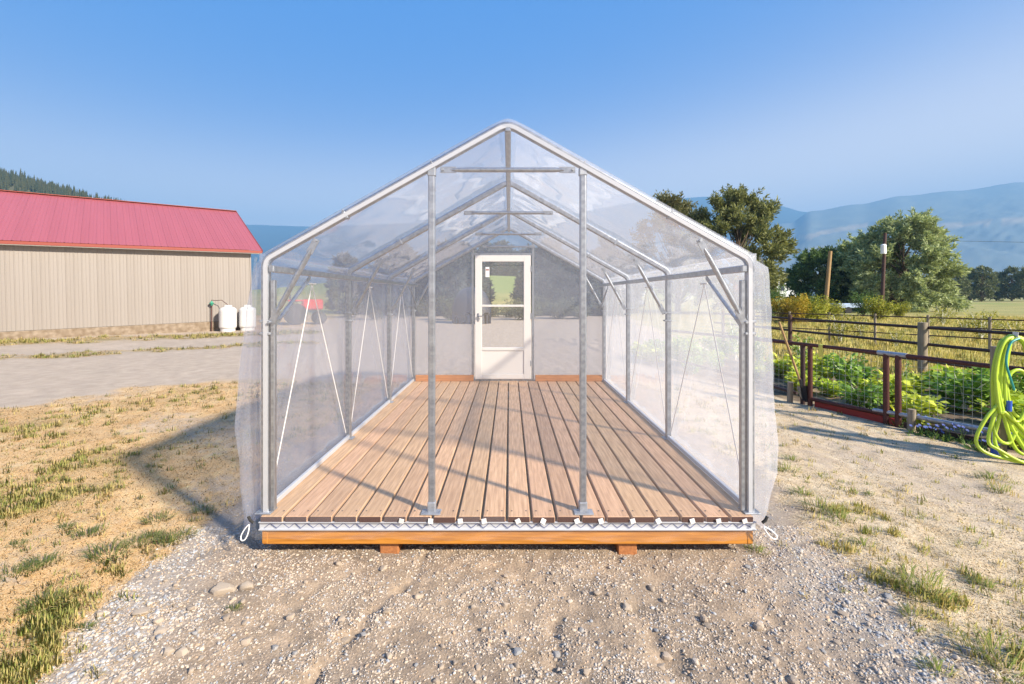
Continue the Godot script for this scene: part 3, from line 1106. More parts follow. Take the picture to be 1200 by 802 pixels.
# ---------------------------------------------------------------- barn
func build_barn() -> void:
	var o := thing("barn", "long barn with red ribbed metal roof and cream ribbed siding", "barn", Vector3(-12.42, 0, -19.16))
	o.rotation = Vector3(0, deg_to_rad(41.05), 0)
	o.rotate_object_local(Vector3.BACK, deg_to_rad(1.21))
	var len := 15.5
	var bottom := 0.476
	var eave := 3.79
	var rise := 6.48
	var half := 5.86
	# ribbed panels, each laid with its overlap rib
	var pw := 0.9144
	var g := Geo.new()
	var ribs := []
	var x := 0.0
	for r in 4:
		for q in [[0.0, 0.0], [0.014, 0.011], [0.032, 0.011], [0.046, 0.0], [0.13, 0.0], [0.137, 0.005], [0.145, 0.0]]:
			ribs.append(Vector2(r * pw / 4.0 + q[0], q[1]))
	ribs.append(Vector2(pw - 0.001, 0.0))
	for k in ribs.size() - 1:
		var a: Vector2 = ribs[k]
		var b: Vector2 = ribs[k + 1]
		var nn := Vector3(-(b.y - a.y), 0, b.x - a.x).normalized()
		g.quad(Vector3(a.x, 0, a.y), Vector3(b.x, 0, b.y), Vector3(b.x, 1, b.y), Vector3(a.x, 1, a.y), nn)
	var rib_mesh := g.mesh()
	var count := int(len / pw)
	var wall := Node3D.new()
	wall.name = "front_wall"
	o.add_child(wall)
	var back := Node3D.new()
	back.name = "rear_wall"
	o.add_child(back)
	for k in count:
		var p := part(wall, "siding_panel", rib_mesh, M.siding, Vector3(-(k + 1) * pw, bottom, 0))
		p.scale = Vector3(1, eave - bottom - 0.06, 1)
		p = part(back, "siding_panel", rib_mesh, M.siding, Vector3(-k * pw, bottom, -half * 2.0 + 0.7))
		p.rotation.y = PI
		p.scale = Vector3(1, eave - bottom - 0.06, 1)
	len = count * pw
	var gap := half * 2.0 - 0.7
	g = Geo.new()
	for s: float in [0.0, -len]:
		var nn := Vector3(1 if s == 0.0 else -1, 0, 0)
		var yr := rise - 0.16
		g.quad(Vector3(s, bottom, 0), Vector3(s, bottom, -gap), Vector3(s, eave - 0.06, -gap), Vector3(s, eave - 0.06, 0), nn)
		g.tri(Vector3(s, eave - 0.06, 0), Vector3(s, eave - 0.06, -gap), Vector3(s, yr, -gap * 0.5), nn, nn, nn)
	part(o, "gable_wall", g.mesh(), M.siding)
	g = Geo.new()
	g.box(Vector3(0.006, (eave + bottom) * 0.5 - 0.03, 0.012), Vector3(0.05, eave - bottom - 0.06, 0.05), 0.004)
	part(o, "corner_trim", g.mesh(), M.siding)
	g = Geo.new()
	g.box(Vector3(-len * 0.5, bottom * 0.5 - 0.21, -gap * 0.5), Vector3(len + 0.04, bottom + 0.4, gap + 0.06), 0.02)
	part(o, "foundation", g.mesh(), M.concrete)
	# roof
	var roof := Node3D.new()
	roof.name = "roof"
	o.add_child(roof)
	var ov := 0.35
	var run := half + ov - 0.35
	var mid := -gap * 0.5
	var slope := Vector2(mid - ov, rise - eave).length()
	var pitch := atan2(rise - eave, -(mid - ov))
	for k in count + 1:
		for s: float in [1.0, -1.0]:
			var p := part(roof, "roof_panel", rib_mesh, M.roof)
			var up := Vector3(0, sin(pitch), -s * cos(pitch))
			var xx := Vector3(s, 0, 0)
			p.transform = Transform3D(Basis(xx, up * slope, xx.cross(up)), Vector3(0.45 - ((k + 1) * pw if s > 0 else k * pw), eave, ov if s > 0 else mid * 2.0 - ov))
	g = Geo.new()
	g.bar(Vector3(0.46, rise + 0.022, mid), Vector3(0.45 - (count + 1) * pw, rise + 0.022, mid), 0.26, 0.03, Vector3.UP)
	part(roof, "ridge_cap", g.mesh(), M.red_trim)
	g = Geo.new()
	g.box(Vector3(0.45 - (count + 1) * pw * 0.5, eave - 0.07, ov - 0.02), Vector3((count + 1) * pw, 0.12, 0.03), 0.004)
	part(roof, "eave_fascia", g.mesh(), M.red_trim)
	g = Geo.new()
	g.box(Vector3(0.45 - (count + 1) * pw * 0.5, eave - 0.14, ov * 0.5 - 0.015), Vector3((count + 1) * pw - 0.02, 0.02, ov - 0.03), 0.003)
	part(roof, "soffit", g.mesh(), M.white)
	for s: float in [1.0, -1.0]:
		g = Geo.new()
		g.bar(Vector3(0.46, eave - 0.045, mid + s * (ov - mid)), Vector3(0.46, rise - 0.045, mid), 0.03, 0.13, Vector3.UP)
		part(roof, "rake_trim", g.mesh(), M.red_trim)

func build_tanks() -> void:
	for k in 2:
		var s := 1.09 if k == 0 else 0.30
		var u := Vector3(0.754, 0, -0.657)
		var out := Vector3(0.657, 0, 0.754)
		var at := Vector3(-12.42, 0.0, -19.16) - u * s + out * 0.58
		at.y = ground_y(at.x, at.z) - 0.02
		var o := thing("propane_tank", ["white upright propane tank beside a green gas regulator at the barn", "white upright propane tank standing closer to the barn corner"][k], "propane tank", at, "propane tanks at the barn")
		var g := Geo.new()
		var pr := []
		pr.append(Vector2(0.0, 0.12))
		for a in 7:
			var t := a / 6.0 * PI * 0.5
			pr.append(Vector2(0.22 + 0.135 * sin(t), 0.24 - 0.12 * cos(t)))
		for a in 9:
			var t := a / 8.0 * PI * 0.5
			pr.append(Vector2(0.17 + 0.185 * cos(t), 0.95 + 0.17 * sin(t)))
		pr.append(Vector2(0.0, 1.11))
		g.lathe(Vector3.ZERO, pr, 32)
		part(o, "vessel", g.mesh(), M.tank)
		g = Geo.new()
		g.lathe(Vector3.ZERO, [Vector2(0.27, 0.0), Vector2(0.30, 0.0), Vector2(0.30, 0.2), Vector2(0.27, 0.2)], 28)
		part(o, "foot_ring", g.mesh(), M.tank)
		g = Geo.new()
		# collar open on one side
		for a in 26:
			var t0 := -0.9 + a * 0.19 + 0.4
			var t1 := t0 + 0.19
			for rr in [0.17, 0.158]:
				var A := Vector3(cos(t0) * rr, 1.06, sin(t0) * rr)
				var B := Vector3(cos(t1) * rr, 1.06, sin(t1) * rr)
				var up := Vector3(0, 0.15, 0)
				g.quad(A, B, B + up, A + up, Vector3(cos(t0), 0, sin(t0)) * (1.0 if rr > 0.16 else -1.0))
		part(o, "collar", g.mesh(), M.tank)
		g = Geo.new()
		g.tube([Vector3(0, 1.08, 0), Vector3(0, 1.17, 0)], 0.03, 8)
		g.tube([Vector3(0, 1.13, 0), Vector3(0.06, 1.13, 0.02)], 0.018, 8)
		part(o, "valve", g.mesh(), M.dark_metal)
	var u := Vector3(0.754, 0, -0.657)
	var out := Vector3(0.657, 0, 0.754)
	var r := thing("gas_regulator", "green gas regulator on a thin riser pipe on the barn wall", "regulator", Vector3(-12.42, 0.0, -19.16) - u * 1.66 + out * 0.16)
	var g := Geo.new()
	g.tube([Vector3(0, 0.0, 0), Vector3(0, 1.18, 0)], 0.022, 8)
	g.tube([Vector3(0, 1.36, 0), Vector3(0, 1.42, 0.02), u * 0.12 + Vector3(0, 1.4, 0.05), u * 0.35 + out * 0.25 + Vector3(0, 1.42, 0), u * 0.57 + out * 0.42 + Vector3(0, 1.2, 0)], 0.014, 6)
	part(r, "riser_pipe", g.mesh(), M.rust)
	g = Geo.new()
	g.lathe(Vector3(0, 1.18, 0), [Vector2(0.0, 0.0), Vector2(0.045, 0.0), Vector2(0.05, 0.06), Vector2(0.10, 0.08), Vector2(0.10, 0.11), Vector2(0.05, 0.13), Vector2(0.03, 0.2), Vector2(0.0, 0.2)], 16)
	part(r, "regulator_body", g.mesh(), M.green_paint)

# ---------------------------------------------------------------- leaves, plants, trees
func leaf_quad(g: Geo, p: Vector3, dir: Vector3, side: Vector3, l: float, w: float, c: Color) -> void:
	# a kite folded along its midrib
	var k := g.v.size()
	var nn := side.cross(dir).normalized()
	g.v.append(p)
	g.v.append(p + dir * l * 0.45 + side * w * 0.5 + nn * w * 0.12)
	g.v.append(p + dir * l)
	g.v.append(p + dir * l * 0.45 - side * w * 0.5 + nn * w * 0.12)
	for i in 4:
		g.n.append(nn)
		g.c.append(c)
	g.ix.append_array(PackedInt32Array([k, k + 2, k + 1, k, k + 3, k + 2]))

func rand_dir() -> Vector3:
	var z := rng.randf_range(-1, 1)
	var a := rng.randf() * TAU
	var r := sqrt(1.0 - z * z)
	return Vector3(r * cos(a), z, r * sin(a))

func make_tree(called: String, label: String, group: String, at: Vector3, height: float, spread: float, sd: int, ca: Color, cb: Color, leaves: int, leaf: float, low := 0.1, lean := Vector3.ZERO, droop := 0.0) -> void:
	rng.seed = sd
	var o := thing(called, label, "tree", at, group)
	var wood := Geo.new()
	var crown := Geo.new()
	var tips := []
	var tr := height * 0.022
	var trunk := []
	var rad := []
	for k in 6:
		var t := k / 5.0
		trunk.append(Vector3(rng.randf_range(-1, 1) * tr * 0.6 * t, t * height * 0.75, rng.randf_range(-1, 1) * tr * 0.6 * t) + lean * t)
		rad.append(tr * (1.0 - t * 0.85) * (1.35 if k == 0 else 1.0))
	trunk[0].y = -0.3
	wood.tube(trunk, rad, 8)
	var base_h := height * low
	var clumps := 68
	for i in clumps:
		# egg-shaped crown, clumps pushed to its outside
		var f := (i + rng.randf()) / clumps
		var a := i * 2.39996 + rng.randf_range(-0.5, 0.5)
		var wide := spread * sqrt(sin(PI * pow(f, 0.75) * 0.94 + 0.16)) * 0.86
		var q := Vector3(cos(a), 0, sin(a)) * wide * lerpf(0.45, 1.0, sqrt(rng.randf()))
		q.y = base_h + (height - base_h) * (0.06 + 0.84 * f) + rng.randf_range(-0.05, 0.05) * height
		q += lean * f
		var from := clampf(q.y / height - 0.32, low * 0.5, 0.7)
		var s: Vector3 = trunk[0].lerp(trunk[5], from / 0.75)
		s.y = from * height
		var m := s.lerp(q, 0.55) + Vector3(0, -0.03 * height, 0)
		wood.tube([s, m, q], [tr * 0.32, tr * 0.17, tr * 0.05], 5, false, false)
		var out := (q - Vector3(lean.x * f, base_h + (height - base_h) * 0.3, lean.z * f)).normalized()
		for j in 9:
			var d := (rand_dir() * 0.75 + out * 0.75 + Vector3(0, 0.3 - droop * 2.0, 0)).normalized()
			var e := q + d * spread * rng.randf_range(0.16, 0.38)
			wood.tube([q, e], [tr * 0.05, tr * 0.015], 3, false, false)
			tips.append([q, e, rng.randf()])
	for i in leaves:
		var tp = tips[rng.randi() % tips.size()]
		var along := rng.randf_range(-0.1, 1.05)
		var p: Vector3 = tp[0].lerp(tp[1], along)
		var axis_d: Vector3 = (tp[1] - tp[0]).normalized()
		p += rand_dir() * spread * 0.085 * (1.3 - 0.85 * along) * pow(rng.randf(), 0.5)
		var d := (rand_dir() * 0.8 + axis_d * 0.9 + Vector3(0, -droop * 1.2, 0)).normalized()
		var sdv := d.cross(rand_dir()).normalized()
		leaf_quad(crown, p, d, sdv, leaf * rng.randf_range(0.7, 1.3), leaf * rng.randf_range(0.26, 0.4), ca.lerp(cb, rng.randf()))
	part(o, "trunk", wood.mesh(), M.bark)
	part(o, "crown", crown.mesh(), M.leaf)

func build_trees() -> void:
	make_tree("olive_tree", "tall dark olive green tree with feathery branches behind the greenhouse roof", "", away(858, 40, -0.1), 10.6, 4.5, 101, Color(0.10, 0.125, 0.045), Color(0.29, 0.30, 0.11), 48000, 0.33, 0.12, Vector3(0.8, 0, 0))
	make_tree("olive_tree", "thin feathery tree rising just above the greenhouse roof edge", "", away(795, 44, -0.1), 11.6, 4.0, 102, Color(0.08, 0.09, 0.035), Color(0.22, 0.21, 0.08), 15000, 0.34, 0.15, Vector3(-0.6, 0, 0))
	make_tree("willow_tree", "broad grey green willow tree behind the utility pole", "", away(1058, 45, -0.1), 9.4, 4.6, 103, Color(0.22, 0.28, 0.12), Color(0.50, 0.56, 0.30), 64000, 0.36, 0.03, Vector3(0.2, 0, 0), 0.12)
	make_tree("willow_tree", "low spreading grey green tree beside the broad willow", "", away(1010, 50, -0.1), 7.6, 4.2, 104, Color(0.17, 0.24, 0.09), Color(0.42, 0.48, 0.22), 36000, 0.36, 0.03, Vector3.ZERO, 0.1)
	make_tree("leafy_tree", "dense dark green tree behind the leaning wooden post", "", away(962, 52, -0.1), 6.8, 3.6, 105, Color(0.05, 0.10, 0.03), Color(0.16, 0.24, 0.07), 28000, 0.36, 0.06)
	var k := 0
	for e in [[1118, 120, 8.4], [1136, 130, 9.2], [1150, 125, 9.8], [1168, 140, 9.0], [1186, 135, 10.2], [1205, 128, 9.4], [1228, 140, 10.0], [1092, 135, 7.5]]:
		make_tree("field_tree", "grey green tree in the row at the far edge of the field", "trees at the far edge of the field", away(e[0], e[1], -0.2), e[2], 3.1, 200 + k, Color(0.08, 0.11, 0.06), Color(0.20, 0.22, 0.10), 3600, 0.7, 0.12)
		k += 1
	k = 0
	for e in [[452, 41], [470, 40], [488, 38], [506, 40], [522, 37], [538, 39], [553, 41], [628, 39], [643, 38], [660, 40], [677, 37], [694, 40], [712, 38], [732, 41], [430, 43], [405, 44]]:
		var p := away(e[0], e[1])
		p.y = ground_y(p.x, p.z) - 0.1
		make_tree("treeline_tree", "dark green tree in the row seen through the rear film", "trees in the row behind the greenhouse", p, 5.2 + 1.2 * sin(k * 1.7), 1.7, 300 + k, Color(0.03, 0.05, 0.045), Color(0.06, 0.085, 0.06), 8000, 0.45, 0.03)
		k += 1
	k = 0
	for px: float in [545, 570, 588, 604, 622, 645]:
		var d := 150.0 + 8.0 * sin(k * 2.1)
		var p := away(px, d)
		p.y = ground_y(p.x, p.z) - 0.3
		make_tree("hilltop_tree", "dark green tree on the rise seen through the door glass", "trees on the rise behind the greenhouse", p, 12.0 + 2.0 * sin(k * 1.7), 5.2, 340 + k, Color(0.02, 0.035, 0.016), Color(0.06, 0.085, 0.035), 3200, 1.1, 0.05)
		k += 1

func make_bush(seed_: int, h: float, r: float, n: int, l: float, w: float, ca: Color, cb: Color) -> Array:
	rng.seed = seed_
	var stem := Geo.new()
	var fol := Geo.new()
	var nb := 9
	for i in nb:
		var a := i * 2.4 + rng.randf()
		var e := Vector3(cos(a) * r * rng.randf_range(0.3, 0.85), h * rng.randf_range(0.55, 1.0), sin(a) * r * rng.randf_range(0.3, 0.85))
		var m := e * Vector3(0.35, 0.55, 0.35)
		stem.tube([Vector3(0, -0.03, 0), m, e], [0.012 * h + 0.004, 0.008 * h + 0.003, 0.002], 5)
		var tint := rng.randf()
		for j in n / nb:
			var t := pow(rng.randf(), 0.7)
			var p := m.lerp(e, t) if rng.randf() < 0.7 else (m * rng.randf_range(0.4, 1.0))
			p += rand_dir() * r * 0.26
			p.y = maxf(p.y, 0.02)
			var d := (Vector3(p.x, 0, p.z).normalized() * 0.7 + rand_dir() * 0.8 + Vector3(0, 0.15, 0)).normalized()
			var s := d.cross(Vector3.UP + rand_dir() * 0.5).normalized()
			leaf_quad(fol, p, d, s, l * rng.randf_range(0.6, 1.3), w * rng.randf_range(0.7, 1.2), ca.lerp(cb, clampf(tint * 0.5 + rng.randf() * 0.6, 0, 1)))
	return [stem.mesh(), fol.mesh()]

# ---------------------------------------------------------------- right side
func build_right_side() -> void:
	var a := Vector3(4.17, 0, -4.56)
	var b := Vector3(5.05, 0, -2.04)
	var dir := (b - a).normalized()
	var at := func(t: float, y: float) -> Vector3: return a.lerp(b, t) + Vector3(0, y, 0)
	# near pipe fence
	var o := thing("pipe_fence", "rust red pipe fence with wire mesh in front of the vegetable garden", "fence")
	var g := Geo.new()
	g.tube([at.call(-0.9, 0.88), at.call(0.2, 0.89), at.call(0.68, 0.885), at.call(1.0, 0.87), at.call(1.5, 0.88)], 0.027, 10)
	part(o, "top_rail", g.mesh(), M.rust)
	for t: float in [0.235, 0.278, 0.655, 0.705]:
		g = Geo.new()
		g.tube([at.call(t, -0.1), at.call(t, 0.875)], 0.033, 10)
		var p := part(o, "post", g.mesh(), M.rust if t > 0.25 else M.rust_dark)
		g = Geo.new()
		g.tube([at.call(t, 0.875), at.call(t, 0.89)], [0.034, 0.02], 10)
		part(p, "post_cap", g.mesh(), M.rust_dark)
	g = Geo.new()
	g.tube([at.call(0.28, 0.10), at.call(0.46, 0.105), at.call(0.655, 0.12)], 0.027, 10)
	part(o, "bottom_rail", g.mesh(), M.rust)
	g = Geo.new()
	g.tube([at.call(0.60, 0.14), at.call(0.8, 0.17), at.call(1.02, 0.19), at.call(1.5, 0.2)], 0.026, 10)
	part(o, "galvanised_rail", g.mesh(), M.bolt)
	g = Geo.new()
	g.tube([at.call(-0.75, 0.28), at.call(0.2, 0.14)], 0.024, 8)
	part(o, "low_pipe", g.mesh(), M.rust_dark)
	g = Geo.new()
	g.tube([at.call(0.62, 0.888), at.call(0.74, 0.886)], 0.030, 10)
	part(o, "tape_wrap", g.mesh(), M.bolt)
	for e in [[0.285, 0.65], [0.71, 1.0], [-0.5, 0.23]]:
		g = Geo.new()
		var n := int((e[1] - e[0]) * 2.67 / 0.075)
		for k in n + 1:
			var t := lerpf(e[0], e[1], float(k) / n)
			g.tube([at.call(t, 0.1), at.call(t, 0.87)], 0.0012, 4, false, false)
		for k in 10:
			g.tube([at.call(e[0], 0.14 + k * 0.078), at.call(e[1], 0.14 + k * 0.078)], 0.0012, 4, false, false)
		var wm := part(o, "wire_mesh", g.mesh(), M.bolt)
		wm.set_meta("kind", "stuff")
	# red board below the gate
	g = Geo.new()
	g.bar(at.call(0.30, 0.01) + Vector3(0.02, 0, 0), at.call(0.70, 0.01) + Vector3(0.02, 0, 0), 0.035, 0.15, Vector3.UP)
	single("red_board", g.mesh(), M.red_board, "red painted board on the ground under the pipe fence", "board")
	g = Geo.new()
	g.bar(at.call(0.72, 0.0) + Vector3(0.03, 0, 0), at.call(1.02, 0.02) + Vector3(0.03, 0, 0), 0.03, 0.13, Vector3.UP)
	single("weathered_board", g.mesh(), M.rust_dark, "dark weathered board under the grey galvanised rail", "board")
	# short wooden stakes
	for e in [[0.175, 0.30], [0.77, 0.26]]:
		g = Geo.new()
		var p: Vector3 = at.call(e[0], 0.0) + Vector3(-0.06, 0, 0.02)
		g.tube([Vector3(0, -0.1, 0), Vector3(0.01, e[1], 0.0)], [0.042, 0.04], 9)
		single("wooden_stake", g.mesh(), M.grey_wood, ["short weathered stake beside the double gate post of the pipe fence", "short pale stake at the end of the red board"][0 if e[0] < 0.5 else 1], "stake", p)
	# shovel leaning on the fence
	var sh := thing("shovel", "shovel with a long tan wooden handle leaning on the pipe fence", "shovel", Vector3(4.36, 0.04, EYE.z - 6.75))
	g = Geo.new()
	g.tube([Vector3(-0.04, 0.26, 0.0), Vector3(-0.30, 1.18, -0.12)], [0.019, 0.017], 8)
	part(sh, "handle", g.mesh(), M.tan_wood)
	g = Geo.new()
	g.tube([Vector3(-0.035, 0.22, 0.0), Vector3(-0.055, 0.34, 0.0)], 0.023, 8)
	var sp := []
	for j in 7:
		for i in 5:
			var f := j / 6.0
			var w := 0.085 * sqrt(clampf(f * 1.8 + 0.02, 0, 1))
			sp.append(Vector3(0.02 - f * 0.055 + (i / 2.0 - 1.0) * w, f * 0.24, 0.02 * absf(i / 2.0 - 1.0)))
	g.grid(sp, 5, 7, Vector3(0, 0, 1))
	part(sh, "blade", g.mesh(), M.dark_metal)
	# yellow cloth on the rail
	var cl := []
	for j in 9:
		for i in 6:
			var f := j / 8.0
			var q: Vector3 = at.call(0.335 + 0.028 * (i / 5.0) * (1.0 + 0.2 * f), 0.92)
			var drop := maxf(0.0, f * 0.20 - 0.02)
			cl.append(q + Vector3(-0.033 * (1.0 if f > 0.1 else f * 10.0) + 0.01 * sin(i * 2.0 + f * 3.0), -drop, 0.0))
	g = Geo.new()
	g.grid(cl, 6, 9, Vector3(-1, 0, 0))
	single("yellow_cloth", g.mesh(), M.cloth, "yellow cloth hung over the rail of the pipe fence", "cloth")
	# hose post with hose
	var hp := Vector3(4.93, 0, EYE.z - 4.6)
	var po := thing("hose_post", "weathered square wooden post carrying the coiled lime green hose", "post", hp)
	g = Geo.new()
	g.box(Vector3(0, 0.50, 0), Vector3(0.09, 1.2, 0.09), 0.006)
	part(po, "timber", g.mesh(), M.grey_wood)
	g = Geo.new()
	g.bar(Vector3(-0.02, 1.03, 0.05), Vector3(-0.02, 1.21, 0.17), 0.05, 0.008, Vector3.RIGHT)
	g.bar(Vector3(-0.02, 1.21, 0.17), Vector3(-0.02, 1.26, 0.175), 0.05, 0.008, Vector3.RIGHT)
	part(po, "hook", g.mesh(), M.zinc_white)
	g = Geo.new()
	g.box(Vector3(-0.02, 0.90, 0.055), Vector3(0.10, 0.16, 0.02), 0.004)
	part(po, "bracket_plate", g.mesh(), M.white_plastic)
	var hose := thing("garden_hose", "lime green garden hose hung in long loops on the wooden post", "hose", hp)
	g = Geo.new()
	rng.seed = 77
	var loops := [[-0.17, -0.10, 0.20, 0.16], [-0.15, 0.05, 0.10, 0.17], [-0.12, 0.14, 0.06, 0.20], [-0.10, 0.20, 0.16, 0.22], [-0.16, 0.00, 0.34, 0.13], [-0.13, 0.10, 0.24, 0.18], [-0.08, 0.23, 0.30, 0.24], [-0.18, -0.05, 0.42, 0.10], [-0.06, 0.16, 0.10, 0.19], [-0.15, 0.18, 0.14, 0.15]]
	for k in loops.size():
		var e = loops[k]
		var z0 := 0.13 + 0.012 * (k % 4)
		var ctl := [Vector3(-0.02, 1.20 + 0.010 * (k % 3), z0), Vector3(e[0] * 0.75, 1.14, z0 + 0.01), Vector3(e[0] * 1.05, 0.85, z0), Vector3(e[0], 0.5, z0 + rng.randf_range(-0.02, 0.05)), Vector3(e[1] - 0.10, e[2] + 0.07, z0 + 0.04), Vector3(e[1], e[2] - 0.02, z0 + 0.05), Vector3(e[1] + 0.08, e[2] + 0.10, z0 + 0.05), Vector3(e[3], 0.6, z0 + rng.randf_range(-0.02, 0.05)), Vector3(e[3] * 1.05, 0.9, z0), Vector3(e[3] * 0.72, 1.13, z0 + 0.01)]
		for q in ctl.size(): ctl[q].x *= 1.08
		g.tube(closed_curve(ctl, 5), 0.0155, 8, true)
	# low swings on the left, touching the ground
	for e in [[-0.38, 0.07, 0.15], [-0.29, 0.11, 0.18], [-0.22, 0.035, 0.17]]:
		var ctl := [Vector3(-0.05, 0.86, 0.16), Vector3(-0.14, 0.62, 0.17), Vector3(e[0] * 0.8, 0.42, 0.17), Vector3(e[0], 0.20, e[2]), Vector3(e[0] + 0.06, e[1] + 0.02, e[2] + 0.05), Vector3(-0.06, 0.032, e[2] + 0.10), Vector3(0.12, 0.028, e[2] + 0.11), Vector3(0.22, 0.12, 0.2), Vector3(0.17, 0.5, 0.19), Vector3(0.08, 0.85, 0.17)]
		g.tube(closed_curve(ctl, 5), 0.0155, 8, true)
	part(hose, "hose_coil", g.mesh(), M.hose)
	g = Geo.new()
	g.tube([Vector3(-0.115, 0.50, 0.20), Vector3(-0.112, 0.60, 0.20)], 0.023, 8)
	g.tube([Vector3(0.10, 0.055, 0.30), Vector3(0.22, 0.022, 0.33)], 0.021, 8)
	part(hose, "hose_coupling", g.mesh(), M.blue)
	g = Geo.new()
	g.tube(open_curve([Vector3(0.0, 1.20, 0.19), Vector3(-0.10, 1.15, 0.2), Vector3(-0.14, 0.98, 0.2), Vector3(-0.10, 0.82, 0.2), Vector3(-0.05, 0.70, 0.19)], 6), 0.010, 7)
	single("teal_hose", g.mesh(), M.teal, "short teal hose hanging over the green hose loops", "hose", hp)
	var wp := thing("water_pipe", "white standpipe with a blue valve at the foot of the hose post", "pipe", hp + Vector3(-0.10, 0, 0.06))
	g = Geo.new()
	g.tube([Vector3(0, -0.08, 0), Vector3(0, 0.66, 0)], 0.02, 10)
	part(wp, "pipe", g.mesh(), M.white_plastic)
	g = Geo.new()
	g.tube([Vector3(0, 0.02, 0), Vector3(0, 0.11, 0)], 0.028, 10)
	g.box(Vector3(-0.02, 0.14, 0.03), Vector3(0.07, 0.014, 0.02), 0.003)
	part(wp, "valve", g.mesh(), M.blue)
	# second and third fences
	var f2a := Vector3(7.2, 0, EYE.z - 16.0)
	var f2b := Vector3(8.35, 0, EYE.z - 6.0)
	o = thing("rail_fence", "dark red three rail pipe fence behind the vegetable garden", "fence")
	for y: float in [1.0, 0.68, 0.36]:
		g = Geo.new()
		g.tube([f2a + Vector3(0, y, 0), f2b + Vector3(0, y, 0)], 0.030, 8)
		part(o, "rail", g.mesh(), M.rust_dark)
	for t: float in [0.06, 0.37, 0.72, 0.95]:
		g = Geo.new()
		var p := f2a.lerp(f2b, t)
		var grey: bool = t > 0.7
		g.tube([p + Vector3(-0.06, -0.15, 0), p + Vector3(-0.06, 1.10, 0)], 0.075 if grey else 0.05, 10)
		part(o, "post", g.mesh(), M.grey_wood if grey else M.dark_wood)
	var f3a := Vector3(9.4, 0, EYE.z - 17.5)
	var f3b := Vector3(13.6, 0, EYE.z - 11.2)
	o = thing("wire_fence", "thin dark rail fence crossing the yellow grass behind the red rail fence", "fence")
	for y: float in [0.98, 0.72, 0.46]:
		g = Geo.new()
		g.tube([f3a + Vector3(0, y, 0), f3b + Vector3(0, y, 0)], 0.018, 6)
		part(o, "rail", g.mesh(), M.rust_dark)
	for k in 7:
		g = Geo.new()
		var p := f3a.lerp(f3b, k / 6.0)
		g.tube([p + Vector3(0, -0.15, 0), p + Vector3(0, 1.05, 0)], 0.035, 7)
		part(o, "post", g.mesh(), M.grey_wood)
	# tall posts
	var up := thing("utility_pole", "dark leaning utility pole with a white transformer can", "pole", away(1033, 38, -0.1))
	g = Geo.new()
	g.tube([Vector3(0, -0.3, 0), Vector3(0.32, 6.95, 0)], [0.15, 0.11], 10)
	part(up, "pole", g.mesh(), M.dark_wood)
	g = Geo.new()
	g.lathe(Vector3(0.02, 5.2, 0.2), [Vector2(0, 0), Vector2(0.2, 0), Vector2(0.2, 0.72), Vector2(0.12, 0.8), Vector2(0, 0.8)], 14)
	part(up, "transformer", g.mesh(), M.white_plastic)
	g = Geo.new()
	g.tube([Vector3(0.30, 6.4, 0), Vector3(20, 5.2, 6), Vector3(45, 6.2, 14)], 0.012, 4, false, false)
	part(up, "wire", g.mesh(), M.rubber)
	g = Geo.new()
	g.tube([Vector3(0, -0.3, 0), Vector3(0.45, 4.85, 0)], [0.15, 0.12], 10)
	single("wooden_post", g.mesh(), M.tan_wood, "tall bare tan wooden post leaning beside the yellow shrubs", "post", away(966, 33, 0))
	# white house between the trees
	var hs := thing("white_house", "white house partly hidden behind the dark olive tree", "house", away(912, 82, 0))
	g = Geo.new()
	g.box(Vector3(0, 2.3, 0), Vector3(4.6, 4.8, 6), 0.02)
	part(hs, "wall", g.mesh(), M.house)
	g = Geo.new()
	g.bar(Vector3(-2.7, 4.55, 0), Vector3(0, 6.0, 0), 6.6, 0.14, Vector3.UP)
	g.bar(Vector3(2.7, 4.55, 0), Vector3(0, 6.0, 0), 6.6, 0.14, Vector3.UP)
	g.tri(Vector3(-2.3, 4.7, 3.0), Vector3(2.3, 4.7, 3.0), Vector3(0, 5.9, 3.0), Vector3.BACK, Vector3.BACK, Vector3.BACK)
	part(hs, "roof", g.mesh(), M.house_roof)
	for x: float in [-1.1, 1.1]:
		g = Geo.new()
		g.box(Vector3(x, 3.1, 3.0), Vector3(0.9, 1.2, 0.06), 0.01)
		var w := part(hs, "window", g.mesh(), M.window)
		g = Geo.new()
		g.box(Vector3(x, 2.44, 3.03), Vector3(1.1, 0.1, 0.14), 0.01)
		part(w, "sill", g.mesh(), M.house)
	var tl := thing("farm_trailer", "low pale blue trailer parked behind the yellow shrubs", "trailer", away(996, 42, 0))
	g = Geo.new()
	g.box(Vector3(0, 0.72, 0), Vector3(3.2, 0.42, 1.6), 0.05)
	part(tl, "bed", g.mesh(), M.pale_blue)
	for x: float in [-0.7, 0.7]:
		g = Geo.new()
		g.tube([Vector3(x, 0.30, 0.80), Vector3(x, 0.30, 0.62)], 0.32, 16)
		part(tl, "wheel", g.mesh(), M.rubber)
	# shrubs
	var kinds := [make_bush(501, 1.7, 1.1, 2200, 0.14, 0.07, Color(0.16, 0.19, 0.03), Color(0.50, 0.34, 0.03)), make_bush(502, 1.3, 1.0, 2000, 0.13, 0.07, Color(0.20, 0.26, 0.03), Color(0.46, 0.42, 0.05)), make_bush(503, 1.9, 1.2, 2200, 0.15, 0.07, Color(0.06, 0.14, 0.04), Color(0.14, 0.22, 0.06))]
	var k := 0
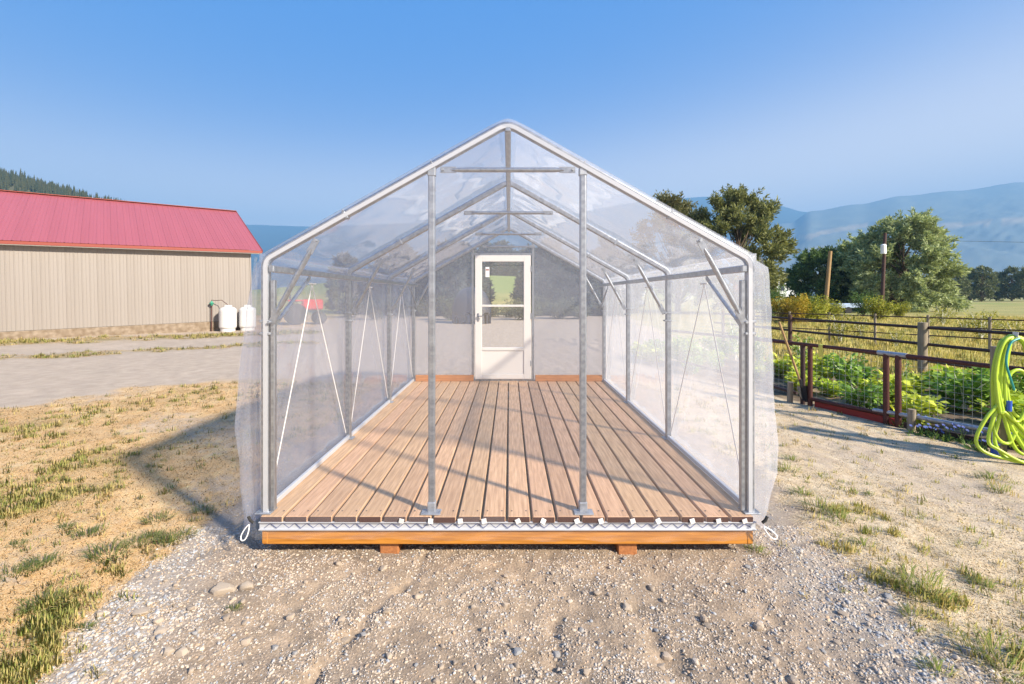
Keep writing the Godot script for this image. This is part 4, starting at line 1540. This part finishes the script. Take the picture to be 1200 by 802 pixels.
	for e in [[918, 27, 0], [930, 26, 0], [943, 27.5, 1], [957, 28, 1], [948, 31, 2], [975, 31, 1], [902, 30, 2], [1030, 30, 1], [1055, 33, 1], [1012, 36, 2]]:
		var q := away(e[0], e[1])
		q.y = ground_y(q.x, q.z)
		var s := thing("shrub", ["golden orange shrub in the row in front of the dark olive tree", "yellow green shrub at the edge of the field beside the poles", "green shrub standing among the yellow shrubs"][e[2]], "shrub", q, ["golden shrubs", "yellow green shrubs", "green shrubs among the yellow ones"][e[2]])
		part(s, "stem", kinds[e[2]][0], M.bark)
		part(s, "foliage", kinds[e[2]][1], M.leaf)
		s.rotation.y = k * 1.3
		s.scale = Vector3.ONE * (0.85 + 0.1 * (k % 4))
		k += 1
	# vegetable garden
	var veg := [make_bush(601, 0.42, 0.40, 520, 0.105, 0.075, Color(0.22, 0.38, 0.02), Color(0.54, 0.62, 0.06)), make_bush(602, 0.50, 0.42, 560, 0.10, 0.07, Color(0.09, 0.22, 0.03), Color(0.28, 0.42, 0.06)), make_bush(603, 0.36, 0.36, 420, 0.11, 0.08, Color(0.32, 0.44, 0.03), Color(0.64, 0.66, 0.09)), make_bush(604, 1.0, 0.26, 300, 0.11, 0.06, Color(0.13, 0.26, 0.04), Color(0.40, 0.48, 0.09))]
	var labels := ["bright green leafy vegetable plant growing behind the wire mesh", "dark green leafy vegetable plant growing in the garden bed", "pale yellow green vegetable plant growing in the garden bed", "tall thin green plant standing above the vegetables"]
	rng.seed = 88
	var side := Vector3(dir.z, 0, -dir.x)
	for row in 5:
		for i in 15:
			var t := -1.6 + i * 0.205 + rng.randf_range(-0.06, 0.06)
			var off := 0.36 + row * 0.54 + rng.randf_range(-0.2, 0.2)
			if row == 0 and (i == 6 or i == 7) or rng.randf() < 0.24:
				continue
			var q: Vector3 = at.call(t, 0.0) + side * off
			if garden(q.x, q.z) < 0.25: continue
			q.y = ground_y(q.x, q.z)
			var kind: int = [0, 2, 1, 0, 2][rng.randi() % 5]
			if row > 2 and rng.randf() < 0.25: kind = 3
			var s := thing("vegetable_plant", labels[kind], "plant", q, ["bright green vegetables", "dark green vegetables", "pale green vegetables", "tall garden plants"][kind])
			part(s, "stem", veg[kind][0], M.leaf)
			part(s, "foliage", veg[kind][1], M.leaf)
			s.rotation.y = rng.randf() * TAU
			s.scale = Vector3.ONE * rng.randf_range(0.5, 1.1)
	# weeds in the field
	var weed := make_bush(605, 0.9, 0.5, 500, 0.10, 0.05, Color(0.22, 0.25, 0.04), Color(0.44, 0.40, 0.08))
	for e in [[1130, 19], [1150, 16], [1172, 21], [1190, 15], [1105, 24], [1085, 20], [1160, 26], [1050, 13.5], [1010, 17], [985, 15]]:
		var q := away(e[0], e[1])
		q.y = ground_y(q.x, q.z)
		var s := thing("weed", "spindly yellow green weed in the grass beyond the fences", "weed", q, "weeds in the field")
		part(s, "stem", weed[0], M.leaf)
		part(s, "foliage", weed[1], M.leaf)
		s.rotation.y = e[0] * 0.7
		s.scale = Vector3.ONE * (0.6 + 0.25 * ((e[0] / 5) % 3))
	# chicory along the fence foot
	rng.seed = 91
	for e in [[1075, 510], [1092, 513], [1110, 516], [1128, 519], [1150, 528], [1085, 505], [1060, 500]]:
		var q := spot(e[0], e[1])
		var s := thing("chicory", "blue flowered chicory plant at the foot of the pipe fence", "flower", q, "chicory along the fence")
		var st := Geo.new()
		var fo := Geo.new()
		var fl := Geo.new()
		for i in 5:
			var tip := Vector3(rng.randf_range(-0.10, 0.10), rng.randf_range(0.08, 0.2), rng.randf_range(-0.06, 0.08))
			st.col = Color(0.10, 0.18, 0.04)
			st.tube([Vector3(0, -0.02, 0), tip * Vector3(0.4, 0.6, 0.4), tip], 0.0025, 4, false, false)
			for j in 9:
				var an := TAU * j / 9
				var d := Vector3(cos(an), 0.25, sin(an)).rotated(Vector3.RIGHT, 0.7).normalized()
				leaf_quad(fl, tip, d, d.cross(Vector3.BACK).normalized(), 0.020, 0.011, Color(0.16, 0.22, 0.62))
		for i in 40:
			var d := Vector3(rng.randf_range(-1, 1), rng.randf_range(0.2, 0.9), rng.randf_range(-1, 1)).normalized()
			leaf_quad(fo, Vector3(rng.randf_range(-0.1, 0.1), 0, rng.randf_range(-0.1, 0.1)), d, d.cross(rand_dir()).normalized(), rng.randf_range(0.05, 0.11), 0.02, Color(0.05, 0.12, 0.03).lerp(Color(0.14, 0.22, 0.05), rng.randf()))
		part(s, "stem", st.mesh(), M.leaf)
		part(s, "foliage", fo.mesh(), M.leaf)
		part(s, "blossom", fl.mesh(), M.leaf)

func closed_curve(c: Array, sub: int) -> Array:
	var out := []
	var m := c.size()
	for k in m:
		var p0: Vector3 = c[(k + m - 1) % m]
		var p1: Vector3 = c[k]
		var p2: Vector3 = c[(k + 1) % m]
		var p3: Vector3 = c[(k + 2) % m]
		for s in sub:
			out.append(p1.cubic_interpolate(p2, p0, p3, float(s) / sub))
	return out

func open_curve(c: Array, sub: int) -> Array:
	var out := []
	var m := c.size()
	for k in m - 1:
		for s in sub:
			out.append(c[k].cubic_interpolate(c[k + 1], c[maxi(k - 1, 0)], c[mini(k + 2, m - 1)], float(s) / sub))
	out.append(c[m - 1])
	return out

# ---------------------------------------------------------------- what stands behind, seen through film and door
func build_yard_behind() -> void:
	var o := thing("covered_pile", "dark rounded tarpaulin covered pile in the yard behind the door", "pile", away(553, 27, 0))
	var pts := []
	for j in 14:
		for i in 25:
			var a := TAU * i / 24.0
			var f := j / 13.0
			var r := 1.12 * pow(1.0 - pow(f, 3.2), 0.5) * (1.0 + 0.05 * sin(a * 5.0) + 0.04 * sin(a * 11.0 + f * 3.0))
			pts.append(Vector3(cos(a) * r, f * 2.25 - 0.05, sin(a) * r * 0.9))
	var g := Geo.new()
	g.grid(pts, 25, 14, Vector3.UP)
	part(o, "tarpaulin", g.mesh(), M.tarp)
	g = Geo.new()
	var ring := []
	for i in 24:
		var a := TAU * i / 24.0
		ring.append(Vector3(cos(a) * 1.15, 0.55, sin(a) * 1.04))
	g.tube(ring, 0.02, 5, true)
	part(o, "tie_rope", g.mesh(), M.rubber)
	# small red tractor seen through the left film
	var t := thing("tractor", "small red tractor parked beyond the left side of the greenhouse", "tractor", away(358, 26, 0))
	t.rotation.y = 0.5
	g = Geo.new()
	g.box(Vector3(0.35, 1.12, 0), Vector3(1.1, 0.6, 0.62), 0.08)
	g.box(Vector3(-0.5, 0.95, 0), Vector3(0.7, 0.4, 0.5), 0.05)
	g.box(Vector3(-0.55, 1.35, 0.5), Vector3(0.8, 0.08, 0.3), 0.03)
	g.box(Vector3(-0.55, 1.35, -0.5), Vector3(0.8, 0.08, 0.3), 0.03)
	part(t, "hood", g.mesh(), M.tractor_red)
	for e in [[-0.55, 0.6, 0.5], [-0.55, 0.6, -0.5], [0.7, 0.36, 0.45], [0.7, 0.36, -0.45]]:
		g = Geo.new()
		g.tube([Vector3(e[0], e[1], e[2] - 0.13), Vector3(e[0], e[1], e[2] + 0.13)], e[1], 20)
		var w := part(t, "wheel", g.mesh(), M.rubber)
		g = Geo.new()
		g.tube([Vector3(e[0], e[1], e[2] - 0.135), Vector3(e[0], e[1], e[2] + 0.135)], e[1] * 0.5, 16)
		part(w, "rim", g.mesh(), M.dark_metal)
	g = Geo.new()
	g.box(Vector3(-0.6, 1.3, 0), Vector3(0.4, 0.1, 0.42), 0.03)
	g.box(Vector3(-0.8, 1.5, 0), Vector3(0.08, 0.4, 0.42), 0.03)
	part(t, "seat", g.mesh(), M.rubber)
	# white shed
	var s := thing("white_shed", "small white shed far behind the greenhouse's rear left corner", "shed", away(487, 62, 0))
	g = Geo.new()
	g.box(Vector3(0, 1.0, 0), Vector3(2.2, 2.2, 2.2), 0.02)
	part(s, "wall", g.mesh(), M.house)
	g = Geo.new()
	g.bar(Vector3(-1.3, 2.05, 0), Vector3(0.02, 2.75, 0), 2.6, 0.07, Vector3.UP)
	g.bar(Vector3(1.3, 2.05, 0), Vector3(-0.02, 2.75, 0), 2.6, 0.07, Vector3.UP)
	part(s, "roof", g.mesh(), M.house_roof)
	g = Geo.new()
	g.box(Vector3(0.2, 0.85, 1.11), Vector3(0.8, 1.8, 0.05), 0.01)
	part(s, "door", g.mesh(), M.window)
	# hedge bushes
	var b1 := make_bush(701, 2.0, 2.2, 1500, 0.28, 0.16, Color(0.05, 0.07, 0.03), Color(0.13, 0.14, 0.06))
	var k := 0
	for px: float in [470, 500, 528, 575, 598, 615, 632, 655, 680, 705, 440, 410, 730]:
		var q := away(px, 33.5 + 3.2 * sin(k * 2.3))
		q.y = ground_y(q.x, q.z)
		var h := thing("hedge_bush", "dark green bush in the hedgerow behind the greenhouse", "bush", q, "bushes in the hedgerow behind the greenhouse")
		part(h, "stem", b1[0], M.bark)
		part(h, "foliage", b1[1], M.leaf)
		h.rotation.y = k * 1.9
		h.scale = Vector3(0.62 + 0.15 * sin(k * 2.9), 0.55 + 0.2 * sin(k * 1.3), 0.62)
		k += 1

# ---------------------------------------------------------------- stones
func rock(sd: int, sub: int, facets := false) -> ArrayMesh:
	# lumpy squashed sphere with flattened faces
	var ns := FastNoiseLite.new()
	ns.seed = sd
	ns.frequency = 0.9
	rng.seed = sd
	var planes := []
	for i in (13 if facets else 9):
		planes.append([rand_dir(), rng.randf_range(0.55, 0.85)])
	if facets: planes.append([Vector3(0.1, 1, 0.15).normalized(), 0.55])
	var pts := []
	var nu := sub * 2 + 1
	var nv := sub + 1
	for j in nv:
		for i in nu:
			var a := TAU * i / (nu - 1)
			var b := PI * j / (nv - 1)
			var d := Vector3(sin(b) * cos(a), cos(b), sin(b) * sin(a))
			var r := 1.0 + 0.15 * ns.get_noise_3dv(d * 1.4)
			for q in planes:
				var dp: float = d.dot(q[0])
				if dp > 0.01:
					r = minf(r, q[1] / dp)
			pts.append(d * r)
	var g := Geo.new()
	for j in nv - 1:
		for i in nu - 1:
			var A: Vector3 = pts[j * nu + i]
			var B: Vector3 = pts[j * nu + i + 1]
			var C: Vector3 = pts[(j + 1) * nu + i + 1]
			var D: Vector3 = pts[(j + 1) * nu + i]
			if facets:
				for t in [[A, B, C], [A, C, D]]:
					var fn: Vector3 = (t[1] - t[0]).cross(t[2] - t[0])
					if fn.length() < 1e-6: continue
					fn = fn.normalized()
					if fn.dot(A + C) < 0.0: fn = -fn
					var soft: Vector3 = (fn * 0.8 + (A + C).normalized() * 0.2).normalized()
					g.tri(t[0], t[1], t[2], soft, soft, soft)
				continue
			if j > 0:
				g.tri(A, B, C, A.normalized(), B.normalized(), C.normalized())
			if j < nv - 2:
				g.tri(A, C, D, A.normalized(), C.normalized(), D.normalized())
	return g.mesh()

func stone_color(blue: float) -> Color:
	var t := rng.randf()
	var c := Color(0.50, 0.415, 0.33).lerp(Color(0.38, 0.315, 0.25), rng.randf())
	if t < 0.07:
		c = Color(0.58, 0.51, 0.44)
	elif t < 0.24 + blue * 0.3:
		c = Color(0.42, 0.40, 0.38).lerp(Color(0.28, 0.30, 0.33), rng.randf())
	elif t > 0.93:
		c = Color(0.46, 0.33, 0.22)
	return c * rng.randf_range(0.8, 1.1)

func build_stones() -> void:
	var kinds := [rock(801, 5), rock(802, 5), rock(803, 6), rock(804, 6)]
	var big := [rock(811, 14, true), rock(812, 14, true), rock(813, 14, true)]
	var mid := [rock(821, 9, true), rock(822, 9, true), rock(823, 9, true), rock(824, 9, true)]
	rng.seed = 99
	var named := [
		[263, 690, 0.082, 0.045, 0.3, "large flat tan rock lying at the gravel edge left of the deck", 0],
		[290, 688, 0.048, 0.04, 0.5, "tan rock lying right against the large flat rock", 1],
		[213, 768, 0.034, 0.036, 0.2, "rounded pale rock of a touching pair on the gravel", 2],
		[198, 767, 0.034, 0.034, 0.9, "squarish tan rock of a touching pair on the gravel", 0],
		[166, 720, 0.05, 0.02, 0.5, "flat grey slab of stone half buried near the washed stones", 1],
		[187, 743, 0.04, 0.028, 0.7, "grey stone lying above the touching pair of rocks", 2],
		[592, 712, 0.022, 0.026, 1.1, "upright pale pebble standing out in the middle of the gravel", 0],
		[555, 714, 0.018, 0.02, 0.4, "small round tan pebble beside the upright pale pebble", 1],
	]
	for e in named:
		var p := spot(e[0], e[1])
		var o := single("stone", big[e[6]], M.big_stone, e[5], "stone", p + Vector3(0, e[3] * 0.12, 0))
		o.transform.basis = Basis(Vector3.UP, e[4]).scaled(Vector3(e[2], e[3], e[2] * 0.62))
		tint(o, Color(0.46, 0.39, 0.315))
	# loose stones one can pick out
	var n := 0
	while n < 150:
		var px := rng.randf_range(5, 1190)
		var py := rng.randf_range(655, 800)
		var p := spot(px, py)
		if pad(p.x, p.z) > 0.05: continue
		var s := rng.randf_range(0.009, 0.017)
		if n < 55: s = rng.randf_range(0.015, 0.028)
		var o := single("stone", mid[n % 4], M.big_stone, "small loose stone lying on the gravel in front of the deck", "stone", p + Vector3(0, s * 0.28, 0), "loose stones on the gravel")
		o.transform.basis = Basis(Vector3.UP, rng.randf() * TAU) * Basis(Vector3.RIGHT, rng.randf_range(-0.3, 0.3)) * Basis.from_scale(Vector3(s * rng.randf_range(0.8, 1.4), s * rng.randf_range(0.6, 0.9), s))
		tint(o, stone_color(0.0))
		n += 1
	# gravel
	var where := [[], [], [], []]
	var cols := [[], [], [], []]
	var tries := 0
	while tries < 210000:
		tries += 1
		# denser near the front
		var z := 1.25 - pow(rng.randf(), 1.4) * (1.6 if tries < 180000 else 6.0)
		var x := rng.randf_range(-2.7, 2.7)
		if absf(x) > (EYE.z - z) * 1.18: continue
		var p := pad(x, z)
		if p > 0.12 or rng.randf() < smooth(-0.1, 0.12, p) * 0.8: continue
		if z < -0.35 and absf(x) < 1.5: continue
		var clump := noise_b.get_noise_2d(x * 60.0, z * 60.0) + 0.5 * noise_a.get_noise_2d(x * 25.0, z * 25.0)
		var edge := exp(-pow((p + 0.2) / 0.2, 2.0))
		if rng.randf() > 0.5 + clump * 0.55 + edge * 0.1: continue
		var s := 0.0013 + 0.0036 * pow(rng.randf(), 2.5) + 0.006 * pow(rng.randf(), 9.0)
		s *= 1.0 + edge * 0.3
		var k := rng.randi() % 4
		var y := ground_y(x, z)
		where[k].append(Transform3D(Basis(Vector3.UP, rng.randf() * TAU) * Basis(Vector3.RIGHT, rng.randf_range(-0.5, 0.5)) * Basis.from_scale(Vector3(s * rng.randf_range(0.9, 1.6), s * rng.randf_range(0.6, 0.95), s)), Vector3(x, y - s * 0.05, z)))
		cols[k].append(stone_color(edge))
	for k in 4:
		scatter("gravel", kinds[k], M.stone, where[k], cols[k], "fine mixed gravel and pebbles strewn over the bare ground", "gravel")

func tint(o: MeshInstance3D, c: Color) -> void:
	var m: StandardMaterial3D
	var key := "stone%d" % int(c.r * 40.0)
	if not M.has(key):
		m = M.big_stone.duplicate()
		m.albedo_color = c.linear_to_srgb()
		M[key] = m
	o.material_override = M[key]

# ---------------------------------------------------------------- grass
func tuft(sd: int, blades: int, len: float, flat: float, w: float) -> ArrayMesh:
	rng.seed = sd
	var g := Geo.new()
	for i in blades:
		var a := rng.randf() * TAU
		var l := len * rng.randf_range(0.5, 1.15)
		var lean := rng.randf_range(0.15, 1.0) * flat
		var d := Vector3(cos(a), 0, sin(a))
		var s := Vector3(-sin(a), 0, cos(a)) * w * rng.randf_range(0.7, 1.2)
		var p := Vector3(rng.randf_range(-1, 1), 0, rng.randf_range(-1, 1)) * len * 0.45
		var m := p + d * l * 0.45 * lean + Vector3(0, l * 0.6 * (1.15 - lean * 0.8), 0)
		var e := p + d * l * (0.45 + 0.5 * lean) * lean + Vector3(0, l * (1.12 - lean), 0)
		var nn := (Vector3.UP * 0.8 + d * 0.3).normalized()
		g.col = Color.WHITE * rng.randf_range(0.8, 1.15)
		g.quad(p - s * 0.5, p + s * 0.5, m + s * 0.42, m - s * 0.42, nn)
		g.tri(m - s * 0.42, m + s * 0.42, e, nn, nn, nn)
	return g.mesh()

func build_grass() -> void:
	var dry := [tuft(901, 12, 0.065, 1.1, 0.0032), tuft(902, 12, 0.085, 1.05, 0.0032)]
	var lush := [tuft(903, 12, 0.06, 0.85, 0.0045), tuft(904, 12, 0.075, 0.8, 0.005)]
	var wd := [[], []]
	var cd := [[], []]
	var wg := [[], []]
	var cg := [[], []]
	rng.seed = 55
	for i in 210000:
		var d := 1.7 * pow(13.0, rng.randf())
		var x := rng.randf_range(-1.22, 1.22) * d
		var z := EYE.z - d
		if absf(x) < 1.62 and z < 0.1 and z > -4.7: continue
		if garden(x, z) > -0.05 and z > -12.0 and x > 0: continue
		if x > 0.0 and d > 11.0: continue
		var p := pad(x, z)
		if z > -5.0 and p < -0.02:
			if p < -0.35 or rng.randf() > 0.04: continue
		var n1 := noise_a.get_noise_2d(x * 6.0, z * 6.0)
		var n2 := noise_b.get_noise_2d(x * 22.0, z * 22.0)
		var n3 := noise_c.get_noise_2d(x * 60.0, z * 60.0)
		var v := verge(x, z)
		var r := road(x, z) + n2 * 0.7 + n1 * 0.7
		var bare := x < -2.0 and r > 0.0 or z < -5.6 and x > -6.5 and x < 5.0
		if bare and v < 0.35: continue
		var edge := exp(-pow((p - 0.12) / 0.22, 2.0)) if x < 0 else 0.0
		var green := 0.03 + smooth(0.06, 0.66, n1 * 0.7 + n3 * 0.55 + edge * 0.20 + v * 0.3 - (0.28 if x > 0 else 0.0))
		if x > 0.0 and z > -5.0:
			green = maxf(green, smooth(0.3, 0.5, n3) * exp(-pow((p - 0.25) / 0.3, 2.0)))
		var dens := 0.85 - 0.5 * smooth(0.1, 0.4, -n1 + 0.4 * n3)
		if rng.randf() > dens + green: continue
		var k := i % 2
		var sc := rng.randf_range(0.55, 1.15) * (1.0 + 0.10 * maxf(0.0, d - 4.0))
		var yy := ground_y(x, z)
		if rng.randf() < minf(green * 0.7, 0.5):
			wg[k].append(Transform3D(Basis(Vector3.UP, rng.randf() * TAU).scaled(Vector3(sc, sc * 0.85, sc)), Vector3(x, yy - 0.002, z)))
			cg[k].append(Color(0.24, 0.30, 0.05).lerp(Color(0.70, 0.54, 0.22), rng.randf()))
		else:
			wd[k].append(Transform3D(Basis(Vector3.UP, rng.randf() * TAU).scaled(Vector3(sc, sc * (0.14 if x > 0 else 0.2), sc)), Vector3(x, yy - 0.002, z)))
			var c := Color(0.90, 0.69, 0.40).lerp(Color(0.60, 0.38, 0.16), pow(rng.randf(), 1.6))
			if x > 0: c = Color(0.88, 0.77, 0.58).lerp(Color(0.66, 0.51, 0.33), pow(rng.randf(), 1.6))
			cd[k].append(c)
	for k in 2:
		scatter("dry_grass", dry[k], M.leaf, wd[k], cd[k], "short dry straw coloured grass beside the gravel", "grass")
		scatter("green_grass", lush[k], M.leaf, wg[k], cg[k], "sparse olive green grass among the dry lawn", "grass")
	var wf := []
	var cf := []
	for i in 16000:
		var d := rng.randf_range(8.0, 34.0)
		var x := rng.randf_range(0.5, 1.2) * d
		var z := EYE.z - d
		if garden(x, z) < 2.7: continue
		var n2 := noise_b.get_noise_2d(x * 22.0, z * 22.0)
		if rng.randf() > 0.75 + n2: continue
		var sc := rng.randf_range(1.6, 3.4)
		wf.append(Transform3D(Basis(Vector3.UP, rng.randf() * TAU).scaled(Vector3(sc, sc * 1.1, sc)), Vector3(x, ground_y(x, z) - 0.005, z)))
		cf.append(Color(0.34, 0.36, 0.07).lerp(Color(0.74, 0.60, 0.22), clampf(rng.randf() * 0.8 + n2 * 0.8 + 0.2, 0, 1)))
	scatter("field_grass", lush[1], M.leaf, wf, cf, "yellow green field grass beyond the rail fences", "grass")
	# single clumps one can point at
	var cl := [clump(921, 90, 0.10), clump(922, 70, 0.08), clump(923, 110, 0.12)]
	rng.seed = 66
	for e in [[1072, 688, 2, 1.0], [1085, 700, 0, 0.9], [962, 598, 0, 1.0], [985, 610, 1, 1.0], [940, 580, 1, 0.9], [1012, 640, 1, 0.8], [1165, 770, 2, 0.9], [1178, 790, 0, 0.8], [1068, 722, 1, 0.6], [920, 552, 0, 0.9], [928, 540, 1, 0.8], [1162, 562, 1, 1.1], [1170, 576, 0, 0.8], [1150, 684, 1, 0.7], [1160, 690, 1, 0.6], [1020, 580, 1, 0.5], [888, 648, 1, 0.7], [1100, 790, 1, 0.7]]:
		make_clump(e, cl, "green grass clump growing in the straw coloured dry lawn beside the greenhouse's sunny side", "grass clumps on the sunny side")
	for e in [[105, 628, 1, 0.9], [128, 655, 0, 1.1], [52, 662, 1, 0.9], [18, 676, 0, 0.8], [180, 632, 1, 0.8], [100, 738, 1, 0.5], [185, 610, 0, 0.8], [210, 632, 2, 0.7], [195, 640, 1, 0.9], [55, 712, 0, 0.9], [20, 640, 1, 0.6], [275, 715, 1, 0.4], [160, 640, 0, 0.7], [40, 668, 1, 0.7], [78, 620, 1, 0.6], [240, 600, 0, 0.7]]:
		make_clump(e, cl, "green grass clump growing in the dry lawn on the barn's side of the greenhouse", "grass clumps on the barn side")

func clump(sd: int, blades: int, len: float) -> ArrayMesh:
	rng.seed = sd
	var g := Geo.new()
	for i in blades:
		var a := rng.randf() * TAU
		var rr := len * 0.9 * sqrt(rng.randf())
		var p := Vector3(cos(a) * rr * 1.4, -0.004, sin(a) * rr * 0.8)
		var out := (Vector3(cos(a), 0, sin(a)) + Vector3(rng.randf_range(-0.8, 0.8), 0, rng.randf_range(-0.8, 0.8))).normalized()
		var l := len * rng.randf_range(0.5, 1.1)
		var s := Vector3(-out.z, 0, out.x) * 0.0045 * rng.randf_range(0.7, 1.2)
		var m := p + out * l * 0.3 + Vector3(0, l * 0.55, 0)
		var e := p + out * l * 0.85 + Vector3(0, l * 0.68, 0)
		var nn := (Vector3.UP + out * 0.3).normalized()
		g.col = Color(0.10, 0.15, 0.025).lerp(Color(0.30, 0.33, 0.08), rng.randf()) if rng.randf() < 0.78 else Color(0.48, 0.38, 0.17)
		g.quad(p - s * 0.5, p + s * 0.5, m + s * 0.5, m - s * 0.5, nn)
		g.tri(m - s * 0.5, m + s * 0.5, e, nn, nn, nn)
	return g.mesh()

func make_clump(e: Array, cl: Array, label: String, group: String) -> void:
	var o := single("grass_clump", cl[e[2]], M.leaf, label, "grass clump", spot(e[0], e[1]), group)
	o.rotation.y = rng.randf_range(-0.6, 0.6)
	o.scale = Vector3.ONE * e[3]
